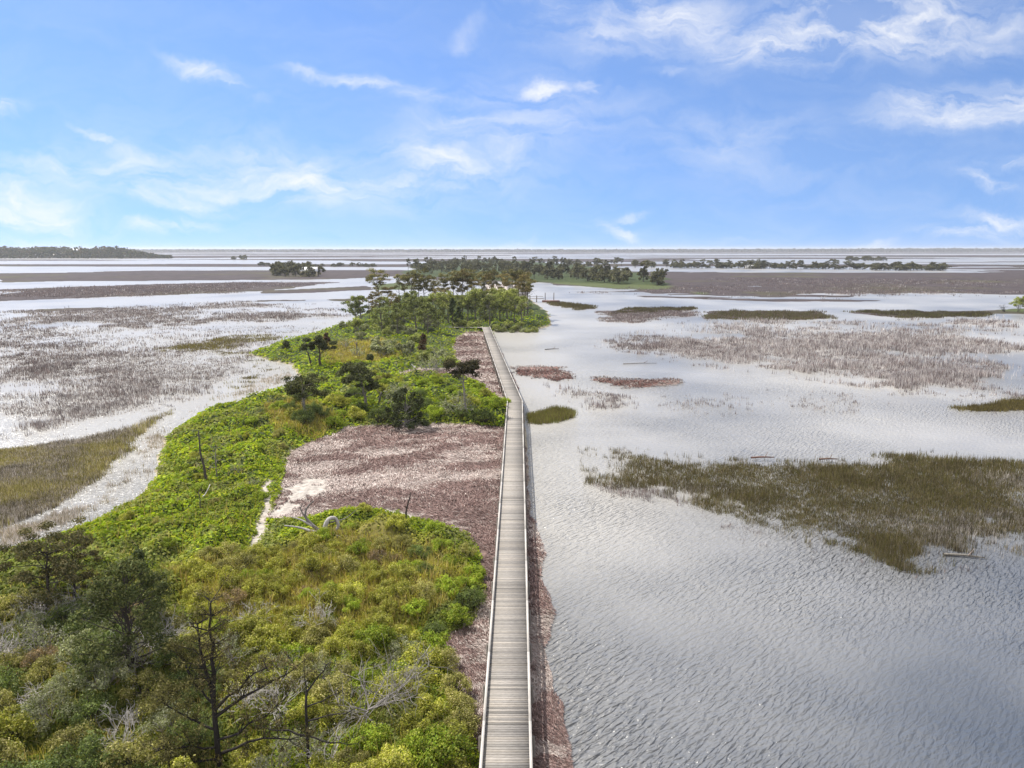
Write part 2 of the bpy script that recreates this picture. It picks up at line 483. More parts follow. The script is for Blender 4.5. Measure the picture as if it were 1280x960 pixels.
# ------------------------------------------------------------------ scatter helpers
def sample_px(poly, n, r):
    """n random positions inside a polygon given in picture positions"""
    p = np.array(poly, float); lo = p.min(0); hi = p.max(0)
    out = []; got = 0
    while got < n:
        q = r.uniform(lo, hi, (int(n * 1.5) + 100, 2))
        q = q[sdist(p, q[:, 0], q[:, 1], 4000) > 0]
        out.append(q); got += len(q)
    return np.concatenate(out)[:n]


def pal(cols, n, r, w=None, var=.18):
    c = np.array(cols, float)[r.choice(len(cols), n, p=w)]
    return np.clip(c * (1 + r.normal(size=(n, 1)) * var), .003, .9)


# vines and low leafy cover over the island
r = np.random.default_rng(11)
q = np.concatenate([sample_px([(-60, 1080), (-60, 690), (0, 670), (185, 590), (200, 528), (350, 468), (300, 440), (440, 392), (700, 392), (705, 416), (640, 540), (620, 1080)], 370000, r)])
x, y = unproj(q[:, 0], q[:, 1], .7)
g = fields(x, y)
bright = fbm(x / 7, y / 7, 121, 3)
keep = (g['green'] > .02) & (r.random(len(x)) < sm(-.15, .5, g['green'] + .15)) & (r.random(len(x)) > .75 * sm(-.5, 1.5, g['ol']))
x, y, bright = x[keep], y[keep], bright[keep]; g = {k: v[keep] for k, v in g.items()}
n = len(x); dist = np.hypot(np.hypot(x, y), ZC)
e = .15
gxp = fields(x + e, y)['z']; gyp = fields(x, y + e)['z']
N_ = np.stack([-(gxp - g['z']) / e, -(gyp - g['z']) / e, np.ones(n)], 1) + r.normal(size=(n, 3)) * .42
size = np.clip(dist * .0036, .09, .45) * r.uniform(.5, 1.7, n)
lime = pal([(.29, .36, .014), (.22, .31, .014), (.36, .39, .022), (.15, .22, .018)], n, r)
darkc = pal([(.08, .105, .018), (.12, .145, .025), (.17, .175, .045)], n, r)
oliv = pal([(.32, .29, .05), (.40, .35, .08), (.23, .23, .035)], n, r)
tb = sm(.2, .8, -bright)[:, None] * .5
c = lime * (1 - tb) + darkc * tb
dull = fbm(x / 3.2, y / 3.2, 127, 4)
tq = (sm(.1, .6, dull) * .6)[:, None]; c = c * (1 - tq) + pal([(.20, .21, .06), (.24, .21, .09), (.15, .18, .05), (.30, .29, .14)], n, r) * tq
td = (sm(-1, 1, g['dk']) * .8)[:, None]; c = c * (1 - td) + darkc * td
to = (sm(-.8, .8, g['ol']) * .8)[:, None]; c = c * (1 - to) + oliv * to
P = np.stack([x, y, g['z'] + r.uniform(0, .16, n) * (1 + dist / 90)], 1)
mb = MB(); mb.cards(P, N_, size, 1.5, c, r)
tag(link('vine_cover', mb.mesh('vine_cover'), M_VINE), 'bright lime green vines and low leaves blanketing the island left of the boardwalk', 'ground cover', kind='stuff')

# dry olive grass in the clearings
q = np.concatenate([sample_px([(200, 720), (330, 700), (410, 668), (560, 685), (595, 725), (560, 760), (500, 800), (300, 812)], 13000, r),
                    sample_px([(390, 430), (500, 428), (505, 450), (410, 460)], 6000, r), sample_px([(330, 512), (372, 500), (425, 520), (400, 548), (345, 545)], 5000, r),
                    sample_px([(-20, 740), (300, 700), (600, 830), (590, 1000), (-20, 1000)], 9000, r), sample_px([(20, 700), (200, 595), (216, 540), (380, 485), (640, 500), (620, 530), (380, 545), (330, 600), (300, 700)], 2500, r)])
x, y = unproj(q[:, 0], q[:, 1], .7); g = fields(x, y); k = g['green'] > .1
x, y, z = x[k], y[k], g['z'][k]; n = len(x); dist = np.hypot(x, y)
mb = MB()
mb.blades(np.stack([x, y, z], 1), r.uniform(.3, .75, n), np.clip(dist * .0011, .03, .2), .5,
          pal([(.44, .37, .09), (.38, .35, .06), (.52, .45, .18), (.26, .26, .04), (.36, .26, .12)], n, r), r)
tag(link('dry_grass', mb.mesh('dry_grass'), M_DRY), 'olive and straw coloured dry grass in the clearings of the island', 'grass', kind='stuff')

# wrack: dead reed straw washed up in mats
def straw(name, polys, n, label, lift=.0, test=None, dim=1.0):
    r = np.random.default_rng(abs(hash(name)) % 1000 if False else len(name) * 7 + n % 97)
    q = np.concatenate([sample_px(p, int(n * k), r) for p, k in polys])
    x, y = unproj(q[:, 0], q[:, 1], .2); g = fields(x, y)
    k = test(g); x, y = x[k], y[k]; z = g['z'][k]; n = len(x); dist = np.hypot(np.hypot(x, y), ZC)
    bro = fbm(x / 7 + y / 14, y / 2.4 - x / 7, 105, 4) * .95 + .35 * fbm(x / .9 + y / 3, y / .5 - x / 2.2, 101, 4)
    N_ = r.normal(size=(n, 3)) * .3 + np.array([0, 0, 1.])
    ang = .35 + .8 * fbm(x / 3.5, y / 3.5, 131, 2) + r.normal(size=n) * .28
    up = np.stack([-np.sin(ang), np.cos(ang), np.zeros(n)], 1)
    pale = pal([(.37, .31, .28), (.48, .42, .38), (.28, .22, .195), (.33, .265, .24)], n, r)
    dark = pal([(.14, .088, .078), (.20, .13, .115), (.095, .062, .056), (.25, .175, .155)], n, r)
    t = (r.random(n) < .05 + .92 * sm(-.22, .28, bro))[:, None]
    c = np.where(t, dark, pale) * dim
    mb = MB()
    mb.cards(np.stack([x, y, np.maximum(z, .0) + .03 + lift + r.uniform(0, .05, n)], 1), N_, np.clip(dist * .0068, .16, .8) * r.uniform(.5, 1.3, n), np.clip(9 - dist * .02, 4.5, 9)[:, None] * np.ones((n, 1)), c, r, up)
    return tag(link(name, mb.mesh(name), M_STRAW), label, 'wrack', kind='stuff')


straw('wrack_straw', [([(330, 655), (366, 560), (440, 532), (640, 530), (665, 560), (690, 700), (730, 1100), (585, 1100), (540, 800), (610, 690)], .85),
                      ([(560, 412), (615, 412), (660, 505), (600, 490), (480, 474)], .15)], 180000,
      'pinkish brown mats of dead reed straw washed up beside the boardwalk', test=lambda g: (g['wr'] > -.2) & (g['land'] > -.7) & (g['sand'] < .25))
straw('floating_wrack', [([(636, 452), (730, 455), (870, 470), (870, 492), (740, 490), (640, 476)], 1.0)], 9000,
      'reddish brown raft of dead reeds floating on the water right of the boardwalk', test=lambda g: g['flh'] > .45, dim=.5)

# marsh grass standing in the water
def reeds(name, label, beds, seed):
    r = np.random.default_rng(seed); mb = MB()
    for poly, n, hh, cols, wts, patch, thr, lean in beds:
        q = sample_px(poly, n, r)
        x, y = unproj(q[:, 0], q[:, 1], 0); d = np.hypot(x, y)
        pp = W(poly, 0)
        edge = sdist(pp, x, y, 400)
        m = fbm(x / patch, y / (patch * .8), seed + 3, 4); m2 = fbm(x / (patch * .22), y / (patch * .22), seed + 5, 3)
        ew = min((.10 if thr > -.5 else .085 if thr > -1 else .025) * np.median(d), .7 * edge.max())
        pr = np.clip(.45 - .6 * thr + (.85 if thr > -.5 else .5) * m + .4 * m2 - .95 * (1 - sm(0, ew, edge + .25 * ew * m2)), .015, 1)
        k = (r.random(len(x)) < pr)
        x, y, d = x[k], y[k], d[k]; n = len(x)
        # three blades to a tuft
        rep = 4
        x = np.repeat(x, rep) + r.normal(size=n * rep) * np.repeat(np.clip(d * .0020, .05, .8), rep)
        y = np.repeat(y, rep) + r.normal(size=n * rep) * np.repeat(np.clip(d * .0020, .05, .8), rep)
        d = np.repeat(d, rep); n *= rep
        if isinstance(cols, tuple):
            nn = n // rep; xa, ya = x[::rep], y[::rep]
            w2 = r.random(nn) < sm(-.5, .5, fbm(xa / 11, ya / 9, seed + 21, 4) + .22)
            base_c = np.where(w2[:, None], pal(cols[0], nn, r, None, .12), pal(cols[1], nn, r, None, .12))
        else:
            base_c = pal(cols, n // rep, r, wts, .12)
        tc = np.repeat(base_c, rep, 0) * (1 + r.normal(size=(n, 1)) * .15)
        h = r.uniform(hh[0], hh[1], n) * np.clip(.75 + .35 * fbm(x / 6, y / 6, seed + 9, 2), .4, 1.4)
        mb.blades(np.stack([x, y, np.full(n, -.05)], 1), h, np.clip(d * .00062, .022, .45) * r.uniform(.7, 1.3, n), lean, np.clip(tc, .01, .8), r)
    return tag(link(name, mb.mesh(name), M_REED), label, 'marsh grass', kind='stuff')


BRN = [(.25, .21, .075), (.32, .27, .11), (.24, .235, .055), (.46, .40, .23), (.13, .115, .045), (.28, .265, .07)]
LIL = [(.21, .18, .175), (.14, .115, .115), (.42, .385, .37), (.60, .565, .54), (.24, .18, .165)]
GRY = [(.19, .165, .11), (.12, .11, .05), (.34, .30, .25), (.50, .46, .42), (.075, .06, .045)]
reeds('marsh_grass', 'olive brown bed of marsh grass standing in the rippled water on the right', [
    ([(722, 560), (800, 560), (870, 570), (960, 575), (1050, 576), (1100, 566), (1150, 560), (1210, 574), (1330, 578), (1330, 694), (1230, 700), (1150, 720), (1085, 708), (1010, 684), (930, 655), (860, 630), (795, 617), (728, 606)], 52000, (.35, .8), ([(.165, .135, .06), (.125, .11, .045), (.23, .19, .11), (.085, .068, .035), (.15, .14, .04)], GRY), None, 8, -.75, .2),
    ([(725, 585), (800, 600), (900, 636), (1040, 690), (1160, 716), (1290, 690), (1290, 700), (1150, 730), (1010, 700), (860, 650), (740, 616)], 3500, (.25, .5), LIL, None, 4, .1, .2)], 201)
reeds('marsh_grass', 'brown bed of marsh grass between the left lagoon and the green island', [
    ([(-60, 572), (0, 564), (60, 556), (130, 542), (195, 519), (222, 510), (205, 528), (180, 552), (140, 590), (70, 634), (0, 662), (-60, 690)], 46000, (.4, .85), (BRN, GRY), None, 12, -1.15, .2),
    ([(-60, 690), (0, 664), (80, 632), (150, 580), (200, 530), (260, 502), (330, 470), (372, 455), (376, 470), (350, 488), (250, 512), (212, 540), (196, 595), (120, 650), (0, 690)], 9000, (.3, .6), [(.45, .41, .36), (.55, .5, .46), (.2, .17, .08), (.3, .26, .2)], None, 6, -.15, .2),
    ([(262, 508), (320, 478), (360, 455), (335, 448), (300, 436), (350, 424), (420, 407), (300, 418), (200, 432), (190, 440), (260, 440), (300, 450), (320, 462), (260, 490)], 9000, (.35, .7), [(.14, .12, .03), (.2, .18, .05), (.1, .08, .05)], None, 8, -.3, .18)], 207)
reeds('marsh_grass', 'sparse lilac grey stalks standing across the shallow lagoon on the left', [
    ([(-80, 405), (100, 408), (330, 405), (440, 400), (330, 470), (200, 515), (60, 550), (-80, 570)], 30000, (.3, .75), LIL, [.30, .18, .24, .18, .10], 26, .12, .15),
    ([(-80, 395), (0, 388), (160, 382), (300, 376), (440, 378), (460, 384), (440, 396), (330, 404), (220, 408), (100, 414), (-80, 420)], 26000, (.4, .9), LIL, [.3, .22, .2, .16, .12], 24, -.2, .15),
    ([(-80, 420), (0, 400), (120, 410), (200, 430), (170, 470), (60, 490), (-80, 500)], 12000, (.35, .8), LIL, [.36, .34, .1, .06, .14], 12, -.2, .15)], 211)
reeds('marsh_grass', 'pale grey stalks in broken rows across the open water on the right', [
    ([(760, 424), (860, 400), (960, 396), (1100, 400), (1330, 394), (1330, 500), (1150, 494), (1040, 480), (900, 462), (800, 448), (750, 434)], 52000, (.5, 1.15), LIL, [.22, .16, .27, .26, .09], 20, -.08, .15),
    ([(730, 424), (800, 416), (900, 428), (960, 446), (880, 452), (800, 444), (740, 436)], 7000, (.45, .9), LIL, [.4, .35, .1, .05, .1], 8, -.35, .15),
    ([(742, 390), (790, 388), (870, 389), (880, 394), (830, 400), (790, 405), (750, 402)], 6500, (.4, .9), LIL, [.35, .35, .08, .06, .16], 14, -.7, .15),
    ([(680, 480), (740, 485), (800, 500), (800, 515), (720, 512), (690, 498)], 1500, (.4, .8), LIL, [.4, .35, .1, .05, .1], 6, -.1, .15),
    ([(760, 490), (1330, 480), (1330, 520), (1000, 520), (800, 520)], 2600, (.3, .6), LIL, [.4, .3, .15, .05, .1], 8, .25, .15),
    ([(880, 650), (960, 655), (960, 685), (890, 680)], 500, (.25, .45), LIL, None, 3, .2, .2)], 219)
reeds('marsh_grass', 'small yellow green clump of marsh grass against the boardwalk bend', [
    ([(659, 518), (690, 513), (720, 514), (716, 523), (690, 531), (662, 531)], 2600, (.5, .9), [(.15, .16, .03), (.2, .19, .05), (.13, .1, .05)], None, 6, -1.2, .2)], 223)
reeds('marsh_grass', 'olive tongue of marsh grass entering the water from the right edge', [
    ([(1184, 509), (1230, 508), (1260, 503), (1330, 498), (1330, 512), (1250, 515), (1200, 514)], 3600, (.5, .9), [(.15, .13, .035), (.2, .16, .06), (.1, .08, .04)], None, 8, -1.2, .2)], 227)
reeds('marsh_grass', 'dark olive fringe of marsh grass on the banks of the far channel', [
    ([(785, 384), (871, 385), (866, 390), (760, 394)], 3000, (.5, 1.0), [(.09, .08, .035), (.12, .11, .04), (.07, .05, .04)], None, 20, -1.2, .15),
    ([(880, 388), (1030, 389), (1046, 399), (960, 401), (880, 399)], 6500, (.5, 1.0), [(.09, .08, .035), (.12, .12, .04), (.16, .12, .1)], None, 20, -1., .15),
    ([(1046, 389), (1130, 389), (1240, 391), (1240, 397), (1130, 398)], 5000, (.5, 1.0), [(.09, .08, .035), (.12, .12, .04), (.07, .05, .04)], None, 20, -1., .15),
    ([(676, 376), (700, 377), (748, 383), (744, 387), (720, 388), (690, 382)], 1800, (.4, .9), [(.09, .075, .035), (.11, .1, .04)], None, 20, -1.2, .15),
    ([(-60, 364), (160, 356), (320, 352), (420, 353), (330, 365), (160, 372), (-60, 379)], 12000, (.5, 1.1), LIL, [.4, .4, .06, .02, .12], 40, -.9, .15),
    ([(700, 366), (960, 376), (1280, 371), (1280, 350), (900, 346), (840, 356)], 16000, (.5, 1.1), LIL, [.42, .36, .06, .02, .14], 45, -.3, .15)], 229)

exec_marker = 0
# ------------------------------------------------------------------ plants: prototypes
def unit(v):
    return v / (np.linalg.norm(v) + 1e-9)


def limb(mb, p0, p1, r0, r1, rr, col, bend=.12, n=5, sides=6):
    p0 = np.array(p0, float); p1 = np.array(p1, float); L = np.linalg.norm(p1 - p0)
    t = np.linspace(0, 1, n)[:, None]
    off = rr.normal(size=3) * bend * L
    wob = rr.normal(size=(n, 3)) * bend * .22 * L; wob[0] = 0; wob[-1] = 0
    P = p0 + (p1 - p0) * t + off * (t * (1 - t) * 2) + wob
    rad = r0 + (r1 - r0) * t[:, 0]
    mb.tube(P, rad, col, sides)
    return P


def twigs(mb, p, d, L, r0, rr, col, depth, spread=.7, droop=0.0, nb=(2, 4), tips=None, sides=4):
    """recursive bare branching"""
    d = unit(np.array(d, float)); n = 4
    P = [np.array(p, float)]; dd = d
    for i in range(n):
        dd = unit(dd + rr.normal(size=3) * .16 + np.array([0, 0, -droop]))
        P.append(P[-1] + dd * L / n)
    r1 = r0 * .55
    mb.tube(P, np.linspace(r0, r1, n + 1), np.array(col) * rr.uniform(.8, 1.2), sides if depth > 1 else 4)
    if tips is not None and depth <= 1:
        tips.append(P[-1]); tips.append(P[-3])
    if depth > 0:
        for k in range(rr.integers(nb[0], nb[1] + 1)):
            i = rr.integers(2, n + 1)
            nd = unit(dd + rr.normal(size=3) * spread)
            twigs(mb, P[i], nd, L * rr.uniform(.5, .8), max(r1 * rr.uniform(.6, .9), .006), rr, col, depth - 1, spread, droop, nb, tips, sides)


def clump(mb, cen, rad, n, size, cols, rr, aspect=1.6, shell=.55, tone=.15, flat=0.0, wts=None):
    """leaf clump: leaves through an ellipsoid, denser towards its skin"""
    v = rr.normal(size=(n, 3)); v /= np.linalg.norm(v, axis=1)[:, None]
    q = (shell + (1 - shell) * rr.random(n)) ** .8
    q *= 1 + .22 * np.sin(v[:, 0] * 5 + rr.uniform(0, 6)) * np.cos(v[:, 1] * 4 + rr.uniform(0, 6))
    P = np.array(cen) + v * np.array(rad) * q[:, None]
    N_ = v + rr.normal(size=(n, 3)) * .6 + np.array([0, 0, .35 + flat])
    c = pal(cols, n, rr, wts, .2) * (1 + rr.normal() * tone)
    mb.cards(P, N_, size * rr.uniform(.65, 1.4, n), aspect, np.clip(c, .004, .8), rr)


BARKD = (.06, .05, .043); BARKG = (.24, .22, .20); BARKP = (.44, .41, .38)


def proto_shrub(seed, rad, h, cols, nleaf=2600, size=.085, lean=0.0, sub=22, stem=BARKD, sparse=1.0, wts=None, aspect=1.7):
    rr = np.random.default_rng(seed); cr = MB(); st = MB()
    for i in range(sub):
        a = rr.uniform(0, 2 * math.pi); q = math.sqrt(rr.random()) * .75
        top = h * (1 - .55 * q * q) * rr.uniform(.6, 1.0)
        cx, cy = rad * q * math.cos(a) + lean * top, rad * q * math.sin(a)
        cz = max(top - h * .22, .15)
        s_ = rr.uniform(.17, .33) * rad
        clump(cr, (cx, cy, cz), (s_, s_, s_ * rr.uniform(.7, 1.05)), int(nleaf / sub * sparse), size, cols, rr, aspect, .35, .16, 0, wts)
        limb(st, (rr.normal() * .06, rr.normal() * .06, -.1), (cx, cy, cz + s_ * .3), .035 * h / 1.5, .008, rr, stem, .1, 5, 4)
    return [('stem', st.mesh('stem'), M_BARK), ('foliage', cr.mesh('foliage'), M_LEAF)]


def proto_twiggy(seed, rad, h, col=BARKP, cols=None, depth=3, lean=0.0, n=7, nleaf=0, size=.07):
    rr = np.random.default_rng(seed); st = MB(); tips = []
    for i in range(n):
        a = rr.uniform(0, 2 * math.pi)
        d = np.array([math.cos(a) * rad / h + lean, math.sin(a) * rad / h, 1.0])
        twigs(st, (rr.normal() * .05, rr.normal() * .05, -.05), d, h * rr.uniform(.4, .55), .028 * h / 1.5, rr, col, depth, .55, .0, (2, 4), tips)
    out = [('branches', st.mesh('branches'), M_BARK)]
    if nleaf and tips:
        cr = MB(); k = nleaf // len(tips) + 1
        for t in tips:
            clump(cr, t, (.18, .18, .14), k, size, cols, rr, 1.8, .2)
        out.append(('foliage', cr.mesh('foliage'), M_LEAF))
    return out


def proto_tree(seed, H, style, cols, nleaf, size, rad, trunk_r=None, bark=BARKD, lean=(0, 0), bare=.5, ncl=22, clr=.2, aspect=2.2, wts=None, mat=None, thin=1.0, dead=0):
    """tapered trunk, limbs that carry leaf clumps, bare stretch below"""
    rr = np.random.default_rng(seed); tk = MB(); cr = MB()
    trunk_r = trunk_r or H * .016
    n = 9; t = np.linspace(0, 1, n)
    top = np.array([lean[0] * H, lean[1] * H, H * .96])
    wob = rr.normal(size=(n, 3)) * H * .008 * np.array([1, 1, 0]); wob[0] = 0
    P = top[None, :] * t[:, None] + wob + np.array([lean[0], lean[1], 0]) * H * (t ** 2 - t)[:, None] * .5
    P[0, 2] = -.25
    rads = trunk_r * (1.25 - 1.05 * t ** .8); rads[0] *= 1.3
    tk.tube(P, np.maximum(rads, .02), bark, 6)
    at = lambda q: np.array([np.interp(q, t, P[:, i]) for i in range(3)])
    for i in range(ncl):
        u = rr.random()
        q = bare + (1 - bare) * (u ** .75)
        a = rr.uniform(0, 2 * math.pi)
        if style == 'pine':
            spr = rad * (1.0 - .55 * abs((q - bare) / (1 - bare) - .55) * 1.4) * rr.uniform(.35, 1.0); rise = H * .05
        elif style == 'flat':
            spr = rad * rr.uniform(.2, 1.0); rise = H * .10 * rr.uniform(.2, 1.2)
        elif style == 'cone':
            spr = rad * (1 - (q - bare) / (1 - bare) * .93) * rr.uniform(.35, 1.0); rise = H * .02
        else:  # dome
            ph = (q - bare) / (1 - bare)
            spr = rad * math.sqrt(max(1 - ph ** 2.2, .02)) * rr.uniform(.45, 1.0); rise = H * .08
        b = at(max(q - .12 * rr.random() - .05, .12))
        c = at(q) + np.array([math.cos(a) * spr, math.sin(a) * spr, rise])
        c[:2] += np.array(lean) * spr * .6
        limb(tk, b, c, max(trunk_r * .38 * (1.2 - q), .02), .012 + H * .0008, rr, bark, .1, 5, 4)
        s_ = clr * H * rr.uniform(.6, 1.15) * (1.15 - .45 * (style == 'cone') * q)
        fl = .5 if style in ('flat', 'pine') else .8
        clump(cr, c, (s_, s_, s_ * fl), int(nleaf / ncl * rr.uniform(.6, 1.4)), size, cols, rr, aspect, .25, .16, .1, wts)
    for i in range(dead):
        q = rr.uniform(bare * .45, bare); a = rr.uniform(0, 2 * math.pi)
        twigs(tk, at(q), (math.cos(a), math.sin(a), .25), H * rr.uniform(.08, .16), trunk_r * .3, rr, bark, 1, .6)
    return [('trunk', tk.mesh('trunk'), M_BARK), ('crown', cr.mesh('crown'), mat or M_LEAF)]


LIME = [(0.220, 0.299, 0.020), (0.275, 0.322, 0.033), (0.165, 0.247, 0.022), (0.319, 0.345, 0.055)]
YEL = [(0.396, 0.380, 0.061), (0.319, 0.333, 0.039), (0.473, 0.437, 0.132), (0.209, 0.230, 0.039)]
DARK = [(0.084, 0.119, 0.031), (0.119, 0.154, 0.042), (0.168, 0.196, 0.063), (0.063, 0.084, 0.028)]
GREY = [(0.263, 0.275, 0.163), (0.213, 0.225, 0.112), (0.350, 0.350, 0.237), (0.150, 0.169, 0.075)]
OLV = [(0.299, 0.270, 0.088), (0.234, 0.230, 0.056), (0.390, 0.344, 0.150), (0.169, 0.169, 0.050)]
BRW = [(.27, .18, .11), (.21, .15, .08), (.34, .25, .16), (.14, .105, .06)]
PIN = [(0.123, 0.129, 0.053), (0.181, 0.171, 0.068), (0.087, 0.087, 0.039), (0.261, 0.210, 0.098)]
PINB = [(0.247, 0.195, 0.077), (0.189, 0.169, 0.063), (0.117, 0.104, 0.048), (0.325, 0.247, 0.126)]
FOAK = [(0.094, 0.095, 0.054), (0.132, 0.126, 0.072), (0.165, 0.152, 0.096), (0.066, 0.068, 0.043)]
CED = [(0.042, 0.060, 0.023), (0.060, 0.078, 0.029), (0.081, 0.099, 0.036)]
OAK = [(0.135, 0.156, 0.053), (0.189, 0.213, 0.070), (0.243, 0.256, 0.084), (0.095, 0.112, 0.048)]
OAKL = [(0.213, 0.247, 0.063), (0.275, 0.293, 0.084), (0.163, 0.196, 0.056), (0.338, 0.333, 0.140)]

PROTO = {}
def proto(key):
    if key in PROTO:
        return PROTO[key]
    k, i = key; s = 1000 + 37 * i + sum(map(ord, k))
    P = {
        'lime': lambda: proto_shrub(s, 1.1, 1.1, LIME, 4200, .085),
        'yellow': lambda: proto_shrub(s, 1.1, 1.3, YEL, 4200, .08),
        'dark': lambda: proto_shrub(s, 1.2, 1.6, DARK, 4400, .075, aspect=2.2),
        'grey': lambda: proto_shrub(s, 1.1, 1.5, GREY, 3000, .07, stem=BARKG, aspect=2.4),
        'olive': lambda: proto_shrub(s, 1.1, 1.4, OLV, 3800, .075, aspect=2.0),
        'brown': lambda: proto_shrub(s, 1.0, 1.1, BRW, 2200, .08, stem=BARKG, aspect=3.0),
        'bare': lambda: proto_twiggy(s, 1.2, 1.7, BARKP, n=9),
        'barel': lambda: proto_twiggy(s, 1.2, 1.8, BARKG, GREY, nleaf=500),
        'farshrub': lambda: proto_shrub(s, 1.3, 1.7, GREY if i % 2 else OAKL, 1400, .17, stem=BARKG, sub=11),
        'pine': lambda: proto_tree(s, 12.5, 'pine', PIN, 2200, .42, 2.7, .15, (.075, .06, .05), (rr_(s), rr_(s + 1)), .56, 20, .075, 3.0, mat=M_NEEDLE, dead=4),
        'pineb': lambda: proto_tree(s, 11.5, 'pine', PINB, 2000, .42, 2.6, .15, (.085, .065, .05), (rr_(s), rr_(s + 1)), .50, 20, .075, 3.0, mat=M_NEEDLE, dead=4),
        'oak': lambda: proto_tree(s, 6.5, 'dome', OAK, 2000, .33, 3.4, .16, (.12, .105, .09), (rr_(s), 0), .32, 34, .10, 1.6),
        'oakl': lambda: proto_tree(s, 6.8, 'dome', OAKL, 2000, .33, 3.4, .16, (.13, .115, .10), (rr_(s), 0), .36, 34, .10, 1.6),
        'cedar': lambda: proto_tree(s, 6.5, 'cone', CED, 2600, .32, 1.9, .12, BARKD, (0, 0), .16, 32, .10, 2.6, mat=M_NEEDLE),
        'faroak': lambda: proto_tree(s, 8.5, 'dome', FOAK, 1300, 1.0, 5.2, .25, (.10, .09, .08), (rr_(s), 0), .10, 26, .17, 1.5),
        'farpine': lambda: proto_tree(s, 13.0, 'pine', FOAK, 750, 1.0, 3.4, .2, (.08, .07, .06), (rr_(s), 0), .45, 16, .10, 2.0, mat=M_NEEDLE),
    }[k]()
    for nm, me, mt in P:
        me.materials.append(mt)
    PROTO[key] = P
    return P


def rr_(s):
    return float(np.random.default_rng(s).normal() * .035)


def put(name, parts, x, y, s=1.0, rz=0.0, label=None, cat=None, group=None, z=None):
    z = gz(x, y) if z is None else z
    r_ = empty(name, (float(x), float(y), z - .05), rz, s)
    for nm, me, mt in parts:
        link(nm, me, None, r_)
    return tag(r_, label, cat, group)


ORD = 'first second third fourth fifth sixth seventh eighth ninth tenth eleventh twelfth thirteenth fourteenth fifteenth sixteenth seventeenth eighteenth nineteenth twentieth'.split()
TENS = {20: 'twenty', 30: 'thirty', 40: 'forty'}
def ordinal(i, n):
    if i == n - 1 and n > 1: return 'rightmost'
    if i == 0: return 'leftmost'
    if i < 20: return ORD[i] + ' from the left'
    return TENS[i // 10 * 10 + (0)] + '-' + ORD[i % 10 - 1] + ' from the left' if (i + 1) % 10 else 'thirtieth from the left'


def name_group(objs, what, where, group):
    """labels that count a small group off by its place, left to right as one looks along the boardwalk"""
    key = lambda o: math.atan2(o.location.x, o.location.y)
    objs = sorted(objs, key=key)
    for i, o in enumerate(objs):
        o['group'] = group
        if len(objs) == 1:
            o['label'] = f'{what} {where}'
        elif len(objs) <= 20:
            o['label'] = f'{ordinal(i, len(objs))} of the {what}s {where}'
        else:
            o['label'] = f'{what} {where}'


def scatter(poly, step, n, seed, z=.6):
    """positions at least step metres apart inside a polygon"""
    r = np.random.default_rng(seed); q = sample_px(poly, 3000, r)
    x, y = unproj(q[:, 0], q[:, 1], z); g = fields(x, y)
    ok = (g['green'] > .25)
    got = []
    for a, b, o in zip(x, y, ok):
        if o and all((a - c) ** 2 + (b - d) ** 2 > step * step for c, d in got):
            got.append((a, b))
            if len(got) >= n: break
    return got


# ------------------------------------------------------------------ shrubs of the thickets
ZONES = [
    # polygon, spacing, number, [(kind, weight)], size range, where
    ([(-30, 770), (110, 770), (230, 790), (240, 870), (120, 860), (-30, 850)], 1.35, 26, [('grey', 3), ('olive', 3), ('dark', 2), ('brown', 2), ('bare', 3), ('barel', 3)], (.8, 1.3), 'in the upper thicket'),
    ([(-30, 860), (120, 865), (250, 875), (270, 1010), (-30, 1010)], 1.25, 26, [('dark', 4), ('grey', 4), ('olive', 4), ('yellow', 3), ('bare', 2), ('barel', 2)], (.8, 1.25), 'in the dense lowest thicket'),
    ([(230, 800), (400, 790), (400, 870), (250, 870)], 1.3, 18, [('olive', 4), ('yellow', 4), ('lime', 1), ('bare', 1), ('barel', 1)], (.7, 1.1), 'around the sparse pine'),
    ([(290, 875), (420, 870), (430, 1010), (290, 1010)], 1.2, 16, [('olive', 3), ('yellow', 4), ('bare', 2), ('barel', 2)], (.7, 1.1), 'around the thin sapling'),
    ([(400, 795), (545, 800), (565, 845), (400, 865)], 1.3, 16, [('yellow', 4), ('lime', 3), ('olive', 2)], (.7, 1.05), 'above the silver deadfall'),
    ([(440, 870), (570, 860), (598, 930), (600, 1010), (440, 1010)], 1.2, 18, [('lime', 3), ('yellow', 4), ('olive', 3)], (.7, 1.05), 'between deadfall and boardwalk'),
    ([(500, 690), (600, 690), (608, 745), (590, 780), (540, 796), (520, 750)], 1.5, 18, [('lime', 5), ('dark', 2), ('olive', 1)], (.55, .95), 'on the boardwalk side point'),
    ([(240, 715), (400, 680), (500, 690), (520, 780), (380, 795), (250, 785)], 1.05, 100, [('yellow', 7), ('lime', 2), ('olive', 2), ('brown', 1)], (.55, 1.0), 'in the olive grass clearing'),
    ([(380, 645), (480, 648), (560, 668), (480, 685), (400, 680)], 2.6, 8, [('lime', 2), ('yellow', 1)], (.5, .8), 'around the curled driftwood'),
    ([(120, 665), (210, 590), (330, 520), (360, 560), (310, 690), (220, 700)], 3.0, 40, [('lime', 3), ('yellow', 2), ('olive', 2), ('barel', 1)], (.4, .85), 'on the slope above the lagoon'),
    ([(330, 500), (440, 495), (632, 505), (632, 530), (520, 530), (420, 534), (370, 545)], 1.9, 44, [('lime', 4), ('yellow', 3), ('dark', 4)], (.8, 1.5), 'along the pink wrack flat'),
    ([(440, 470), (600, 478), (620, 500), (460, 495)], 2.6, 24, [('lime', 3), ('yellow', 2), ('olive', 1)], (.7, 1.1), 'among the windblown trees'),
]
